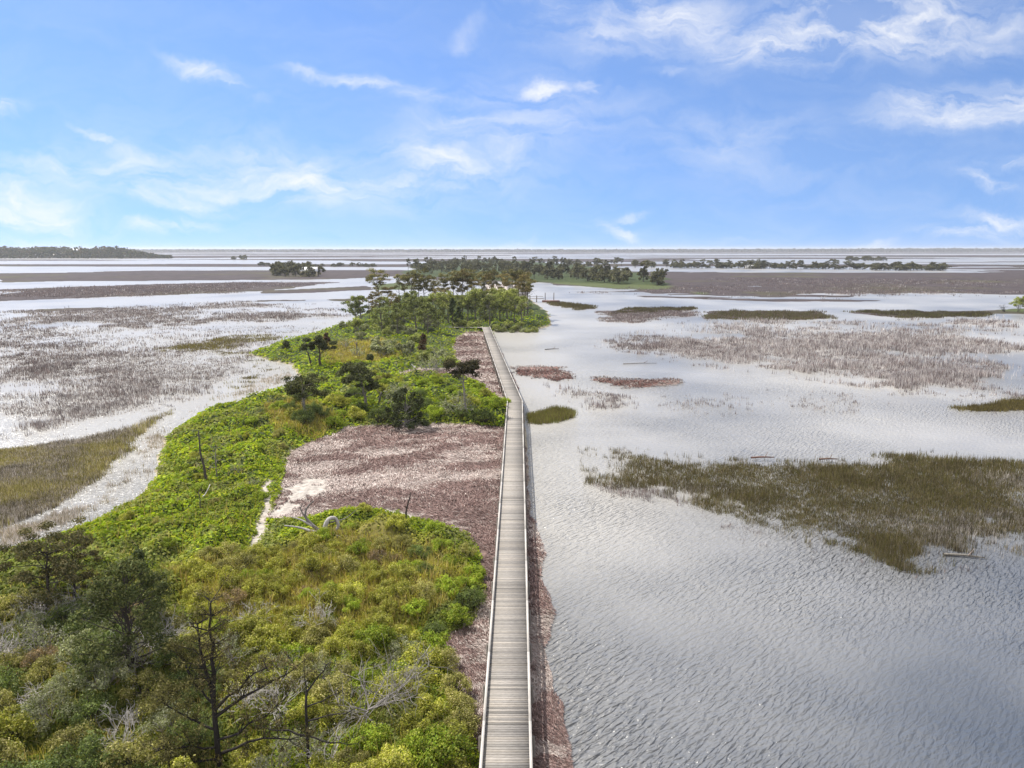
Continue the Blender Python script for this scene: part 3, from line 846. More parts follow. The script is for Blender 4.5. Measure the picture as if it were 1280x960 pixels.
kind_words = {'lime': 'bright green leafy shrub', 'yellow': 'yellow green leafy shrub', 'dark': 'dark green bushy shrub', 'grey': 'grey green shrub',
              'olive': 'olive leaved shrub', 'brown': 'brown half dry shrub', 'farshrub': 'pale bushy shrub', 'bare': 'silver bare twiggy shrub', 'barel': 'grey sparse twiggy shrub'}
for zi, (poly, step, n, kinds, (s0, s1), where) in enumerate(ZONES):
    r = np.random.default_rng(400 + zi); by = {}
    ks = [k for k, w_ in kinds for _ in range(w_)]
    for (x, y) in scatter(poly, step, n, 500 + zi):
        k = ks[r.integers(len(ks))]
        o = put('dead_shrub' if k[:4] == 'bare' else 'leafy_shrub', proto((k, int(r.integers(3)))), x, y, float(r.uniform(s0, s1)), float(r.uniform(0, 6.28)), cat='shrub')
        by.setdefault(k, []).append(o)
    for k, v in by.items():
        name_group(v, kind_words[k], where, f'{kind_words[k]}s {where}')
for px, py, k, s_, lab in ((548, 950, 'lime', 1.25, 'bright yellow green shrub beside the near end of the boardwalk'), (528, 838, 'yellow', 1.2, 'large rounded yellow shrub by the wrack notch'),
                           (470, 812, 'lime', 1.0, 'bright green shrub above the silver dead branches'), (505, 822, 'grey', 1.0, 'round grey green shrub at the head of the wrack notch')):
    x, y = unproj(px, py, .6); put('leafy_shrub', proto((k, 1)), float(x), float(y), s_, 1.0, lab, 'shrub')
# pale shrubs on the hummock before the grove
v = []
for i, (x, y) in enumerate(scatter([(430, 412), (500, 400), (580, 405), (590, 440), (560, 462), (480, 455), (440, 432)], 3.4, 24, 531)):
    r = np.random.default_rng(900 + i)
    v.append(put('leafy_shrub', proto(('farshrub', i % 4)), x, y, float(r.uniform(1.1, 2.1)), float(r.uniform(0, 6)), cat='shrub'))
name_group(v, 'pale bushy shrub', 'before the pine grove', 'pale bushy shrubs before the pine grove')

# ------------------------------------------------------------------ single trees and dead wood, each after the photograph
def place(name, parts, px, py, label, cat, rz=0.0, s=1.0, z=.5):
    for nm, me, mt in parts:
        if not me.materials: me.materials.append(mt)
    x, y = unproj(px, py, z)
    return put(name, parts, float(x), float(y), s, rz, label, cat)


# sparse pine in front, forked, with long bare limbs to the right
def sparse_pine():
    rr = np.random.default_rng(77); tk = MB(); cr = MB(); dk = (.026, .022, .02)
    P = limb(tk, (0, 0, -.2), (-.05, .1, 2.9), .125, .09, rr, dk, .02, 7)
    tips = []
    for end, r0 in (((-.38, .1, 5.9), .09), ((.12, .2, 6.7), .10)):
        Q = limb(tk, (-.05, .1, 2.85), end, r0, .025, rr, dk, .04, 8)
        for i in range(2, 8):
            for k in range(6):
                a = rr.uniform(0, 6.28); e_ = Q[i] + np.array([math.cos(a), math.sin(a), .55]) * rr.uniform(.4, .95)
                limb(tk, Q[i], e_, .022, .007, rr, dk, .12, 4, 4); tips.append(e_)
    for b, end, r0 in (((0, .05, 2.5), (1.9, .3, 4.0), .06), ((0, .05, 2.2), (2.9, .5, 3.9), .065), ((0, 0, 1.3), (2.8, -.3, 3.3), .05), ((0, 0, .7), (3.3, -.6, 1.9), .06),
                       ((0, .05, 2.7), (-1.4, .4, 4.6), .05), ((0, 0, 1.7), (-2.2, .4, 2.7), .05), ((0, 0, 1.0), (-1.9, -.6, 1.3), .045), ((0, 0, .5), (-1.4, -.9, .9), .05)):
        Q = limb(tk, b, end, r0, .014, rr, dk, .07, 7)
        for i in range(2, 7):
            for k in range(5):
                e_ = Q[i] + unit(rr.normal(size=3) * .8 + np.array([0, 0, .9])) * rr.uniform(.3, .75)
                limb(tk, Q[i], e_, .016, .006, rr, dk, .1, 4, 4); tips.append(e_)
    for t in tips:
        left = t[0] < -.3
        if rr.random() < (.97 if left else .85):
            clump(cr, t, (.26, .26, .2), 70 if left else 46, .10, [(.05, .043, .02), (.085, .07, .03), (.13, .105, .045)] if not left else [(.10, .09, .03), (.15, .135, .05), (.06, .055, .02)], rr, 3.2, .1, .25)
    return [('trunk', tk.mesh('trunk'), M_BARK), ('crown', cr.mesh('crown'), M_NEEDLE)]


place('pine_tree', sparse_pine(), 275, 968, 'sparse forked pine with dark trunk and thin brown needles, nearest tall tree', 'tree')

def sapling():
    rr = np.random.default_rng(83); tk = MB(); cr = MB(); dk = (.03, .026, .024)
    Q = limb(tk, (0, 0, -.2), (.0, .1, 3.3), .075, .045, rr, dk, .02, 7)
    tips = []
    for b, end, r0 in ((Q[-1], (.9, .3, 4.4), .04), (Q[-1], (-.1, .2, 4.2), .03), (Q[3], (-2.0, .2, 1.9), .045), (Q[4], (2.0, .3, 2.6), .035), (Q[3], (1.9, -.3, 1.5), .035), (Q[5], (1.3, .2, 3.3), .03)):
        P = limb(tk, b, end, r0, .01, rr, dk, .08, 7, 6)
        for i in range(3, 7):
            for k in range(2):
                e_ = P[i] + unit(rr.normal(size=3)) * rr.uniform(.25, .6)
                limb(tk, P[i], e_, .011, .004, rr, dk, .1, 4, 4); tips.append(e_)
    for t in tips:
        if rr.random() < .45:
            clump(cr, t, (.2, .2, .16), 30, .09, [(.07, .06, .025), (.11, .095, .04), (.15, .13, .055)], rr, 3.0, .1, .2)
    return [('trunk', tk.mesh('trunk'), M_BARK), ('crown', cr.mesh('crown'), M_NEEDLE)]


place('sapling_tree', sapling(), 388, 965, 'thin dark nearly bare sapling right of the forked pine', 'tree')
place('cedar_tree', proto_tree(61, hgt(862, 735), 'dome', [(.085, .10, .032), (.06, .075, .025), (.14, .145, .05)], 13000, .14, 2.2, .11, BARKD, (.03, 0), .01, 80, .085, 2.6, mat=M_NEEDLE), 166, 862,
      'broad dark cedar with speckled olive crown in the thicket', 'tree')
place('cedar_tree', proto_tree(63, hgt(806, 694), 'cone', CED, 5200, .14, 1.05, .09, BARKD, (0, 0), .10, 40, .075, 2.6, mat=M_NEEDLE), 184, 806,
      'narrow pointed dark cedar rising behind the broad cedar', 'tree')
place('windblown_tree', proto_tree(65, 4.6, 'flat', [(.07, .072, .03), (.10, .092, .04), (.15, .125, .055)], 9000, .13, 2.0, .11, BARKD, (.09, 0), .26, 44, .105, 2.4, mat=M_NEEDLE, dead=5), 62, 775,
      'dark leaning windblown tree at the head of the thicket by the lagoon', 'tree')
place('windblown_tree', proto_tree(66, 3.2, 'flat', [(.10, .085, .03), (.14, .115, .045), (.07, .06, .025)], 5200, .12, 1.6, .09, BARKD, (.06, 0), .3, 30, .095, 2.4, mat=M_NEEDLE, dead=3), 95, 760,
      'olive brown windblown tree leaning out beside the dark one', 'tree')
for (px, py, s_, sd, lab) in ((112, 775, 1.5, 1, 'silvery bare branched shrub right of the dark windblown tree'), (50, 800, 1.35, 2, 'grey bare shrub below the dark windblown tree'),
                              (10, 830, 1.4, 3, 'grey leafless shrub with twisted limbs at the thicket edge'), (55, 905, 1.15, 4, 'pale silver dead bush in the lower thicket'),
                              (130, 790, 1.2, 5, 'small grey twiggy shrub in front of the silvery one')):
    place('dead_shrub', proto_twiggy(700 + sd, 1.1, 1.5, BARKP if sd in (4,) else (.27, .25, .235), depth=3, lean=.25 if sd == 4 else 0, n=8), px, py, lab, 'dead shrub', s=s_)


def deadfall():
    rr = np.random.default_rng(91); mb = MB(); c = (.24, .22, .205)
    for b, end, r0 in (((0, 0, .5), (2.9, .9, 2.3), .05), ((.1, .1, .4), (2.3, 1.6, 2.2), .045), ((-.1, 0, .4), (1.6, -.2, 1.5), .045), ((0, .1, .5), (.9, 1.6, 1.9), .04), ((0, 0, .4), (-1.3, -.5, 1.1), .05),
                       ((0, 0, .4), (-.7, 1.2, 1.6), .04), ((.1, 0, .5), (2.4, .2, 1.2), .045), ((0, 0, .4), (-.2, -1.1, .9), .04)):
        Q = limb(mb, np.array(b) * .8, np.array(end) * .8, r0 * .7, .01, rr, c, .08, 7, 6)
        for i in range(2, 7):
            for k in range(3):
                d = unit(Q[i] - Q[i - 1] + rr.normal(size=3) * .5)
                twigs(mb, Q[i], d, rr.uniform(.5, 1.0), .013, rr, c, 1, .5)
    return [('branches', mb.mesh('branches'), M_BARK)]


for (nm, me, mt) in deadfall():
    me.materials.append(mt)
    x, y = unproj(462, 925, .5)
    o = link('dead_branches', me, None); o.location = (float(x), float(y), gz(x, y) + .2)
    tag(o, 'silver tangle of dead branches between the sapling and the boardwalk', 'dead branches')


def single_mesh(name, mb, px, py, label, cat, z=.5, dz=0.0, rz=0.0, mat=None):
    x, y = unproj(px, py, z)
    o = link(name, mb.mesh(name), mat or M_BARK); o.location = (float(x), float(y), gz(x, y) + dz); o.rotation_euler = (0, 0, rz)
    return tag(o, label, cat)


# dead trunks on the slope
rr = np.random.default_rng(5)
h = hgt(603, 541)
mb = MB(); Q = limb(mb, (0, 0, -.1), (-.42, .1, h), .13, .045, rr, (.07, .06, .055), .03, 8)
for i in range(3, 8):
    for k in range(2):
        a = rr.uniform(0, 6.28); limb(mb, Q[i], Q[i] + np.array([math.cos(a), math.sin(a), .25]) * rr.uniform(.3, .9), .022, .006, rr, (.1, .09, .08), .1, 4, 4)
single_mesh('dead_tree', mb, 259, 603, 'leaning dead trunk with short branch stubs on the lime green slope', 'dead tree')
mb = MB(); Q = limb(mb, (0, 0, -.1), (.05, 0, hgt(597, 560)), .06, .03, rr, (.16, .14, .13), .04, 6)
for i in range(2, 6):
    for k in range(3):
        twigs(mb, Q[i], unit(rr.normal(size=3) * .6 + np.array([0, 0, .5])), .8, .018, rr, (.2, .18, .17), 1, .5)
single_mesh('dead_tree', mb, 272, 600, 'slim grey dead tree just right of the leaning trunk', 'dead tree')
mb = MB(); Q = limb(mb, (0, 0, -.1), (.03, 0, hgt(642, 618)), .05, .03, rr, (.09, .08, .07), .05, 5)
for k in range(5):
    twigs(mb, Q[2 + k % 3], unit(rr.normal(size=3) * .6 + np.array([0, 0, .5])), .5, .014, rr, (.1, .09, .08), 1, .5)
single_mesh('dead_tree', mb, 250, 642, 'short dark dead sapling on the slope below the two dead trunks', 'dead tree')
mb = MB(); limb(mb, (0, 0, .3), (.25, .6, 1.0), .05, .03, rr, (.5, .47, .44), .1, 6); limb(mb, (0, 0, .3), (-.15, -.5, .35), .05, .02, rr, (.5, .47, .44), .1, 6)
single_mesh('fallen_branch', mb, 256, 626, 'pale fallen branch lying under the leaning dead trunk', 'branch')
mb = MB(); Q = limb(mb, (0, 0, -.1), (.42, .1, hgt(662, 626)), .075, .03, rr, (.045, .036, .032), .03, 7); limb(mb, Q[3], Q[3] + np.array([-.18, 0, .12]), .03, .02, rr, (.045, .036, .032), .05, 3)
single_mesh('dead_snag', mb, 507, 664, 'lone leaning black snag at the rim of the pink wrack flat', 'dead tree')

# curled driftwood
def curve_tube(mb, pts, r0, r1, c, n=14, sides=6):
    P = np.array(pts, float); k = len(P) - 1; t = np.linspace(0, k, n)
    Q = []
    for u in t:
        i = min(int(u), k - 1); s_ = u - i
        p0, p1, p2, p3 = P[max(i - 1, 0)], P[i], P[i + 1], P[min(i + 2, k)]
        Q.append(.5 * ((2 * p1) + (-p0 + p2) * s_ + (2 * p0 - 5 * p1 + 4 * p2 - p3) * s_ ** 2 + (-p0 + 3 * p1 - 3 * p2 + p3) * s_ ** 3))
    mb.tube(Q, np.linspace(r0, r1, n), c, sides)


mb = MB(); c = (.34, .32, .31); cd = (.16, .145, .14)
curve_tube(mb, [(.15, 0, .1), (.3, .1, .75), (.55, .2, 1.15), (.95, .3, 1.1), (1.1, .3, .55), (.9, .2, .35)], .17, .09, c)
curve_tube(mb, [(.1, 0, .25), (-.6, .1, .35), (-1.4, .2, .6), (-2.4, .2, .8)], .14, .03, c)
curve_tube(mb, [(.0, 0, .3), (-.7, .5, .7), (-1.1, .7, 1.2), (-.95, .8, 1.8), (-.5, .9, 2.2)], .13, .03, cd)
curve_tube(mb, [(-.6, .4, .6), (-1.4, .6, 1.0), (-2.1, .7, 1.2)], .09, .02, c)
curve_tube(mb, [(-1.1, .7, 1.1), (-1.4, .8, 1.7), (-1.2, .8, 2.1)], .06, .015, cd)
curve_tube(mb, [(.2, 0, .2), (.7, -.3, .25), (1.3, -.8, .3)], .07, .02, c)
curve_tube(mb, [(.6, .2, .9), (1.5, .5, 1.0), (2.4, .8, 1.6)], .05, .012, cd)
single_mesh('driftwood_tree', mb, 402, 678, 'grey curled driftwood trunk with arching limbs on the green rim', 'driftwood', rz=.1)

# the windblown trees of the middle ground
WB = [(.065, .075, .03), (.095, .10, .04), (.048, .054, .024)]
place('windblown_tree', proto_tree(31, hgt(528, 474), 'flat', [(.06, .068, .022), (.035, .04, .016), (.10, .10, .04)], 4600, .24, 2.6, .19, (.22, .20, .185), (-.04, 0), .52, 30, .135, 2.0, mat=M_NEEDLE, dead=6), 382, 529,
      'flat topped tree with pale trunk near the lagoon inlet', 'tree')
place('windblown_tree', proto_tree(32, hgt(513, 466), 'flat', WB, 6500, .24, 2.3, .17, (.16, .14, .125), (-.18, 0), .36, 36, .14, 2.0, mat=M_NEEDLE, dead=2), 458, 514,
      'black green tree swept to one side of its grey trunk', 'tree')
place('windblown_tree', proto_tree(33, hgt(530, 486), 'dome', [(.045, .06, .022), (.07, .085, .03), (.10, .11, .045)], 7000, .24, 2.3, .15, (.18, .17, .16), (.02, 0), .03, 44, .125, 2.4, mat=M_NEEDLE, dead=10), 507, 533,
      'squat dark bushy cedar at the edge of the wrack flat', 'tree')
place('windblown_tree', proto_tree(34, hgt(520, 458), 'flat', [(.045, .04, .018), (.03, .032, .014), (.07, .06, .025)], 4200, .24, 1.9, .14, (.24, .22, .20), (-.06, 0), .70, 24, .115, 2.2, mat=M_NEEDLE, dead=10), 582, 522,
      'dark topped tree with grey leafless lower limbs nearest the boardwalk', 'tree')
place('dead_shrub', proto_twiggy(741, 1.6, 2.6, (.27, .255, .24), GREY, depth=3, n=9, nleaf=500, size=.16), 574, 522, 'grey twiggy bush under the dark topped tree', 'dead shrub', s=1.25)
place('dead_shrub', proto_twiggy(742, 1.2, 2.4, (.30, .285, .27), GREY, depth=3, n=6, nleaf=260, size=.16), 503, 516, 'grey dead tree standing behind the squat dark cedar', 'dead shrub', s=1.5)
place('windblown_tree', proto_tree(35, hgt(462, 428), 'flat', WB, 4200, .3, 3.0, .22, (.06, .05, .045), (.03, 0), .52, 22, .15, 2.0, mat=M_NEEDLE, dead=2), 400, 461,
      'small flat crowned dark tree beside a broken stump', 'tree')
for (px, py, top, lx, lab, cc) in ((389, 458, 441, -.25, 'broken dark stump left of the small flat crowned tree', (.06, .05, .045)), (474, 509, 496, .35, 'bent dark stub between the swept tree and the squat cedar', (.12, .105, .095)),
                               (516, 465, 457, .5, 'white broken branch upright on the green hummock', (.6, .57, .54)), (447, 444, 430, .0, 'thin dead stem behind the small flat crowned tree', (.1, .09, .08))):
    mb = MB(); hh = hgt(py, top); Q = limb(mb, (0, 0, -.1), (lx * hh * .8, 0, hh), .17, .09, rr, cc, .06, 5); limb(mb, Q[3], Q[3] + np.array([-.5, 0, .6]), .07, .03, rr, cc, .1, 3)
    single_mesh('tree_stump', mb, px, py, lab, 'stump')
for (px, py, top, kind, lab) in ((409, 442, 421, 'red', 'small rusty brown cedar at the edge of the clearing'), (530, 446, 420, 'red', 'rusty dark cedar among pale shrubs before the grove'),
                                 (463, 456, 444, 'd', 'little round dark bush alone in the dry clearing'), (358, 440, 428, 'd', 'lone small tree on the grassy spit by the lagoon')):
    cc = [(.10, .055, .03), (.06, .05, .022), (.13, .075, .04)] if kind == 'red' else WB
    hh = hgt(py, top)
    place('cedar_tree', proto_tree(px, hh, 'cone' if kind == 'red' else 'dome', cc, 1200, .32, hh * .34, .1, BARKD, (0, 0), .18, 18, .15, 2.0, mat=M_NEEDLE), px, py, lab, 'tree')
for i, (px, py) in enumerate(((447, 448), (432, 440), (545, 462), (535, 470), (548, 450))):
    place('dead_shrub', proto_twiggy(760 + i, 1.4, 2.4, (.25, .235, .22), GREY, depth=2, n=7, nleaf=160, size=.2), px, py,
          ['grey leafless shrub beside the dry clearing', 'thin grey shrub at the back of the dry clearing', 'grey twiggy shrub below the rusty cedar', 'grey spreading shrub nearest the white broken branch', 'grey half bare shrub right of the rusty cedar'][i], 'dead shrub', s=1.3)

# ------------------------------------------------------------------ the grove at the end of the boardwalk
r = np.random.default_rng(55)
def grove(name, kinds, spots, what, where, group, s0, s1, cat='tree'):
    objs = []
    for i, (px, py) in enumerate(spots):
        x, y = unproj(px, py, .5)
        k = kinds[i % len(kinds)]
        objs.append(put(name, proto((k, i % 5)), float(x), float(y), float(r.uniform(s0, s1)), float(r.uniform(0, 6.28)), cat=cat))
    name_group(objs, what, where, group)


grove('pine_tree', ['pine'], [(476, 402), (507, 398), (515, 396), (530, 396), (541, 395), (554, 393), (500, 393), (523, 392)], 'tall pine', 'at the western grove end', 'tall pines in the western end of the grove', .88, 1.12)
grove('pine_tree', ['pine', 'pineb'], [(566, 394), (577, 393), (585, 392), (593, 393), (601, 390), (608, 392), (617, 388), (626, 389), (634, 386), (572, 388), (590, 386)], 'tall bare trunked pine', 'in the middle of the grove', 'tall bare trunked pines in the middle of the grove', .9, 1.12)
grove('pine_tree', ['pineb', 'pine'], [(641, 394), (648, 397), (655, 401), (659, 396), (653, 390)], 'rusty pine', 'at the water end of the grove', 'rusty pines at the water end of the grove', .85, 1.05)
grove('pine_tree', ['pineb'], [(462, 404), (470, 409), (492, 405), (487, 402), (545, 401), (556, 402)], 'brown needled younger pine', 'along the front of the grove', 'brown needled younger pines along the front of the grove', .6, .78)
grove('oak_tree', ['oak'], [(452, 408), (505, 412), (520, 416), (497, 421), (531, 411), (478, 420), (535, 420), (548, 412)], 'dark rounded oak', 'at the western grove front', 'dark rounded oaks at the western grove front', .7, 1.2)
grove('oak_tree', ['oakl', 'oak'], [(560, 405), (585, 403), (595, 404), (606, 404), (615, 402), (625, 403), (634, 404), (643, 406), (652, 407), (600, 398), (620, 397), (612, 408), (640, 399)], 'leafy green oak', 'behind the boardwalk end', 'leafy green oaks behind the end of the boardwalk', .85, 1.2)
grove('oak_tree', ['oak', 'oakl'], [(575, 400), (545, 405), (515, 404), (560, 397), (530, 402), (590, 396), (500, 401), (480, 406)], 'half hidden oak', 'deep inside the grove', 'half hidden oaks deep inside the grove', .8, 1.1)
x, y = unproj(566, 411, .5); put('cedar_tree', proto(('cedar', 0)), float(x), float(y), 1.05, 0, 'black green pointed cedar in front of the grove near the boardwalk end', 'tree')
x, y = unproj(574, 410, .5); put('cedar_tree', proto(('cedar', 1)), float(x), float(y), .8, 1, 'smaller dark cedar touching the black green pointed one', 'tree')
x, y = unproj(448, 405, .5); place('windblown_tree', proto_tree(36, 5.5, 'flat', DARK, 1700, .4, 3.0, .2, (.14, .12, .11), (-.1, 0), .45, 20, .14, 2.0, dead=6), 446, 406, 'spreading dark tree leaning over the lagoon at the grove end', 'tree')
v = []
for i in range(26):
    px = 575 + i * 3.8; py = 412 - abs(r.normal()) * 2.0 + (1.5 if px > 620 else 0)
    if 598 < px < 614: py = 405
    x, y = unproj(px, py, .5)
    v.append(put('leafy_shrub', proto(('farshrub', int(r.integers(4)) // 2 * 2 + (i % 2))), float(x), float(y), float(r.uniform(.8, 1.3)), float(r.uniform(0, 6)), cat='shrub'))
name_group(v, 'grey green understorey shrub', 'beneath the oaks', 'understorey shrubs beneath the oaks')

# ------------------------------------------------------------------ far woods: separate trees on the next island
def wood_line(name, kinds, poly, n, step, seed, what, where, group, s0, s1, wide=1.0):
    rg = np.random.default_rng(seed); q = sample_px(poly, 6000, rg); x, y = unproj(q[:, 0], q[:, 1], .6)
    got = []
    for a, b in zip(x, y):
        if all((a - c) ** 2 + (b - d) ** 2 > step * step for c, d in got):
            got.append((a, b))
            if len(got) >= n: break
    objs = []
    for i, (a, b) in enumerate(got):
        k = kinds[int(rg.integers(len(kinds)))]
        objs.append(put(name, proto((k, int(rg.integers(4)))), float(a), float(b), tuple(float(rg.uniform(s0, s1)) * w_ for w_ in (wide, wide, 1)), float(rg.uniform(0, 6.28)), cat='tree', z=max(gz(a, b), .05)))
    name_group(objs, what, where, group)


wood_line('oak_tree', ['faroak', 'faroak', 'farpine'], [(510, 340), (560, 346), (640, 350), (665, 350), (660, 334), (620, 328), (560, 329), (518, 333)], 95, 8, 61, 'dusky woodland tree', 'on the wooded island beyond the grove', 'dusky trees of the wooded island beyond the grove', .6, .92)
wood_line('oak_tree', ['faroak', 'faroak', 'farpine'], [(665, 349), (720, 351), (780, 354.5), (832, 356), (836, 353), (780, 348), (720, 343), (665, 340)], 44, 9, 62, 'rounded dark tree', 'along the green shore of the far island', 'rounded dark trees along the green shore of the far island', .6, 1.0)
wood_line('pine_tree', ['farpine', 'faroak'], [(660, 334), (740, 334), (830, 335), (836, 332), (740, 330), (660, 330)], 34, 12, 63, 'distant dark tree', 'in the belt behind the far island', 'distant dark trees in the belt behind the far island', .5, .85, 1.5)
wood_line('pine_tree', ['farpine', 'faroak'], [(840, 334.4), (960, 335.4), (1080, 336.4), (1080, 335.8), (960, 334.6), (840, 333.6)], 80, 5, 64, 'small distant tree', 'along the ribbon beyond the flats', 'small distant trees along the ribbon beyond the right flats', .4, .75, 1.7)
wood_line('oak_tree', ['faroak'], [(1090, 337.4), (1180, 337.6), (1180, 336.8), (1090, 336.6)], 20, 7, 65, 'low dark tree', 'at the end of the far ribbon', 'low dark trees at the end of the far ribbon', .4, .9, 1.6)
wood_line('oak_tree', ['faroak'], [(1058, 326), (1108, 326), (1108, 325.2), (1058, 325.2)], 10, 10, 66, 'tiny dark tree', 'on the farthest islet', 'tiny dark trees on the farthest islet', .6, 1.0, 1.6)
wood_line('oak_tree', ['faroak'], [(336, 344), (350, 345), (390, 345.5), (400, 344), (390, 340), (350, 340)], 24, 6.5, 67, 'dusky islet tree', 'around the pale house on the islet', 'dusky trees around the pale house on the islet', .7, 1.1)
wood_line('oak_tree', ['faroak'], [(326, 332), (400, 333), (470, 333.4), (470, 332.4), (400, 331.6), (326, 331)], 22, 14, 68, 'low hazy tree', 'on the long reef behind the islet', 'low hazy trees on the long reef behind the islet', .3, .6, 1.8)
wood_line('oak_tree', ['faroak'], [(292, 324.6), (308, 324.6), (308, 324.0), (292, 324.0)], 6, 12, 69, 'tiny hazy tree', 'beyond the far wooded point', 'tiny hazy trees in the lone far clump', .7, 1.0)
wood_line('oak_tree', ['oakl'], [(1268, 390), (1300, 391), (1300, 387), (1272, 387)], 5, 3.5, 70, 'green waterside oak', 'on the grassy waterside point', 'green waterside oaks on the grassy point', .5, .8)
place('dead_tree', proto_twiggy(781, 1.6, 2.2, (.08, .07, .06), depth=2, lean=-.3, n=6), 1256, 388, 'dark bare leaning tree on the grassy waterside point', 'dead tree', s=1.8)


def far_mass(name, label, x0, x1, y0, y1, hfun, n, size, cols, seed):
    rg = np.random.default_rng(seed)
    u = rg.random(n); v = rg.random(n)
    px = x0 + (x1 - x0) * u
    xw = np.empty(n); yw = np.empty(n)
    py = y0 + (y1 - y0) * v
    xw, yw = unproj(px, py, 0)
    h = hfun(px) * (.75 + .35 * fbm(xw / 22, yw / 40, seed, 3))
    zz = h * (1 - rg.random(n) ** 2.2)
    P = np.stack([xw, yw, zz + .3], 1)
    N_ = rg.normal(size=(n, 3)) + np.array([0, -.2, .9])
    mb = MB(); mb.cards(P, N_, size * rg.uniform(.6, 1.4, n), 1.4, pal(cols, n, rg), rg)
    return tag(link(name, mb.mesh(name), M_LEAF), label, 'forest', kind='stuff')


FARC = [(.035, .042, .024), (.05, .05, .028), (.065, .05, .035), (.025, .03, .02)]
far_mass('distant_forest', 'dark wooded point on the far shore at the left', -420, 215, 323.2, 321.2, lambda p: 19 * sm(216, 150, p) * (.6 + .4 * sm(215, 130, p)) + 4, 26000, 6, FARC, 301)
far_mass('distant_forest', 'thin blue line of woods along the horizon', -700, 2000, 315.0, 314.2, lambda p: 14 + 9 * sm(700, 1300, p), 42000, 20, [(.03, .034, .028), (.045, .045, .035), (.05, .042, .038)], 302)

# ------------------------------------------------------------------ boardwalk
ZD = 1.15
B = [np.array(unproj(a, b, ZD)) for a, b in ((632.5, 960), (643.6, 502), (607.5, 409.2))]
d0 = unit(B[1] - B[0]); B[0] = B[0] - d0 * 22
B.append(B[2] + np.array([-9.0, .6]))
root = empty('boardwalk', (float(B[0][0]), float(B[0][1]), 0))
tag(root, 'long weathered grey plank boardwalk running out to the wooded grove', 'boardwalk')
org = np.array([B[0][0], B[0][1], 0])
HW = .90
rb = np.random.default_rng(17)
dk = MB(); rails = {-1: MB(), 1: MB()}; strg = {-1: MB(), 1: MB()}
piles = []
for si in range(3):
    a, b = B[si], B[si + 1]; L = np.linalg.norm(b - a); d = (b - a) / L; ang = math.atan2(d[1], d[0]) - math.pi / 2
    zoff = -.004 * si
    start = 0.0 if si == 0 else (-.04 if si == 1 else -.9)
    s_ = start
    tone = 1.0
    while s_ < L + (.9 if si == 1 else 0):
        wdt = .14
        if rb.random() < .10: tone = rb.uniform(.84, 1.12)
        base = np.array([(.28, .255, .228), (.235, .217, .198), (.305, .275, .24), (.265, .245, .22), (.17, .157, .142)][rb.choice(5, p=[.35, .25, .2, .12, .08])]) * rb.uniform(.85, 1.12) * tone
        jit = rb.uniform(-.012, .012); tz = rb.uniform(-.002, .002)
        hw = HW if si < 2 else .75
        o2 = np.array([a[0] + d[0] * s_, a[1] + d[1] * s_, 0]) - org
        dk.box((-hw + jit, .004, ZD - .04 + zoff + tz), (hw + jit, wdt - rb.choice([.006, .008, .014]), ZD + zoff + tz), base, ang, o2)
        s_ += wdt
    nrm = np.array([-d[1], d[0]])
    if si < 2:
        for sd in (-1, 1):
            e0 = 0.0; e1 = L + (.03 if si == 0 else .9)
            ln = 4.88; q = e0
            while q < e1:
                q2 = min(q + ln, e1)
                cc = np.array((.44, .41, .375)) * rb.uniform(.96, 1.03)
                o2 = np.array([a[0], a[1], 0]) - org
                xo = sd * (HW + .015)
                rails[sd].box((xo - .055, q + .006, ZD + .115 + zoff), (xo + .055, q2 - .006, ZD + .165 + zoff), cc, ang, o2)
                k = q + .5
                while k < q2:
                    rails[sd].box((xo - .045, k - .07, ZD + .003 + zoff), (xo + .045, k + .07, ZD + .114 + zoff), cc * .8, ang, o2); k += 1.22
                q = q2
            xs = sd * (HW - .06)
            strg[sd].box((xs - .04, e0, ZD - .30), (xs + .04, e1, ZD - .045), (.2, .18, .16), ang, np.array([a[0], a[1], 0]) - org)
    step = 3.25 if si < 2 else 4
    k = 1.0
    while k < L - .3:
        for sd in (-1, 1):
            if len(piles) < 98: piles.append((a + d * k + np.array([d[1], -d[0]]) * sd * (HW + .10), ang))
        k += step
link('deck', dk.mesh('deck'), M_PLANK, root)
for sd in (-1, 1):
    link('curb_rail', rails[sd].mesh('curb_rail'), M_TIMBER, root)
    link('stringer', strg[sd].mesh('stringer'), M_TIMBER, root)
pm = MB(); a6 = np.array([(0, 0, -1.4), (0, 0, -.3), (0, 0, ZD - .06)])
pm.tube(a6, [.115, .11, .10], (.13, .115, .10), 6); pme = pm.mesh('piling'); pme.materials.append(M_BARK)
for (p, ang) in piles:
    o = link('piling', pme, None, root); o.location = (float(p[0] - org[0]), float(p[1] - org[1]), 0)

# ------------------------------------------------------------------ dock, houses, floating logs
x0, y0 = unproj(650, 377.5, 0); x1, y1 = unproj(700, 378, 0)
dr = empty('dock', (float(x0), float(y0), 0)); tag(dr, 'small wooden dock with posts behind the pine grove', 'dock')
L = float(x1 - x0); cc = (.30, .27, .24)
m = MB(); m.box((0, -.9, 1.2), (L * .60, .9, 1.36), cc); m.box((0, -.95, 2.1), (L * .58, -.85, 2.25), cc); link('walkway', m.mesh('walkway'), M_TIMBER, dr)
m = MB(); m.box((L * .56, -1.8, .1), (L, 1.8, .55), (.16, .09, .075)); link('float', m.mesh('float'), M_TIMBER, dr)
m = MB(); m.tube([(0, 0, -1), (0, 0, 1.5), (0, 0, 3.4)], [.16, .15, .14], (.14, .12, .105), 6); me = m.mesh('post'); me.materials.append(M_BARK)
for q, yy in ((.1, 1.05), (.25, 1.05), (.42, 1.05), (.1, -1.05), (.25, -1.05), (.42, -1.05), (.64, 2.0), (.86, 2.0)):
    o = link('post', me, None, dr); o.location = (L * q, yy, 0 if q > .5 else -1.0)


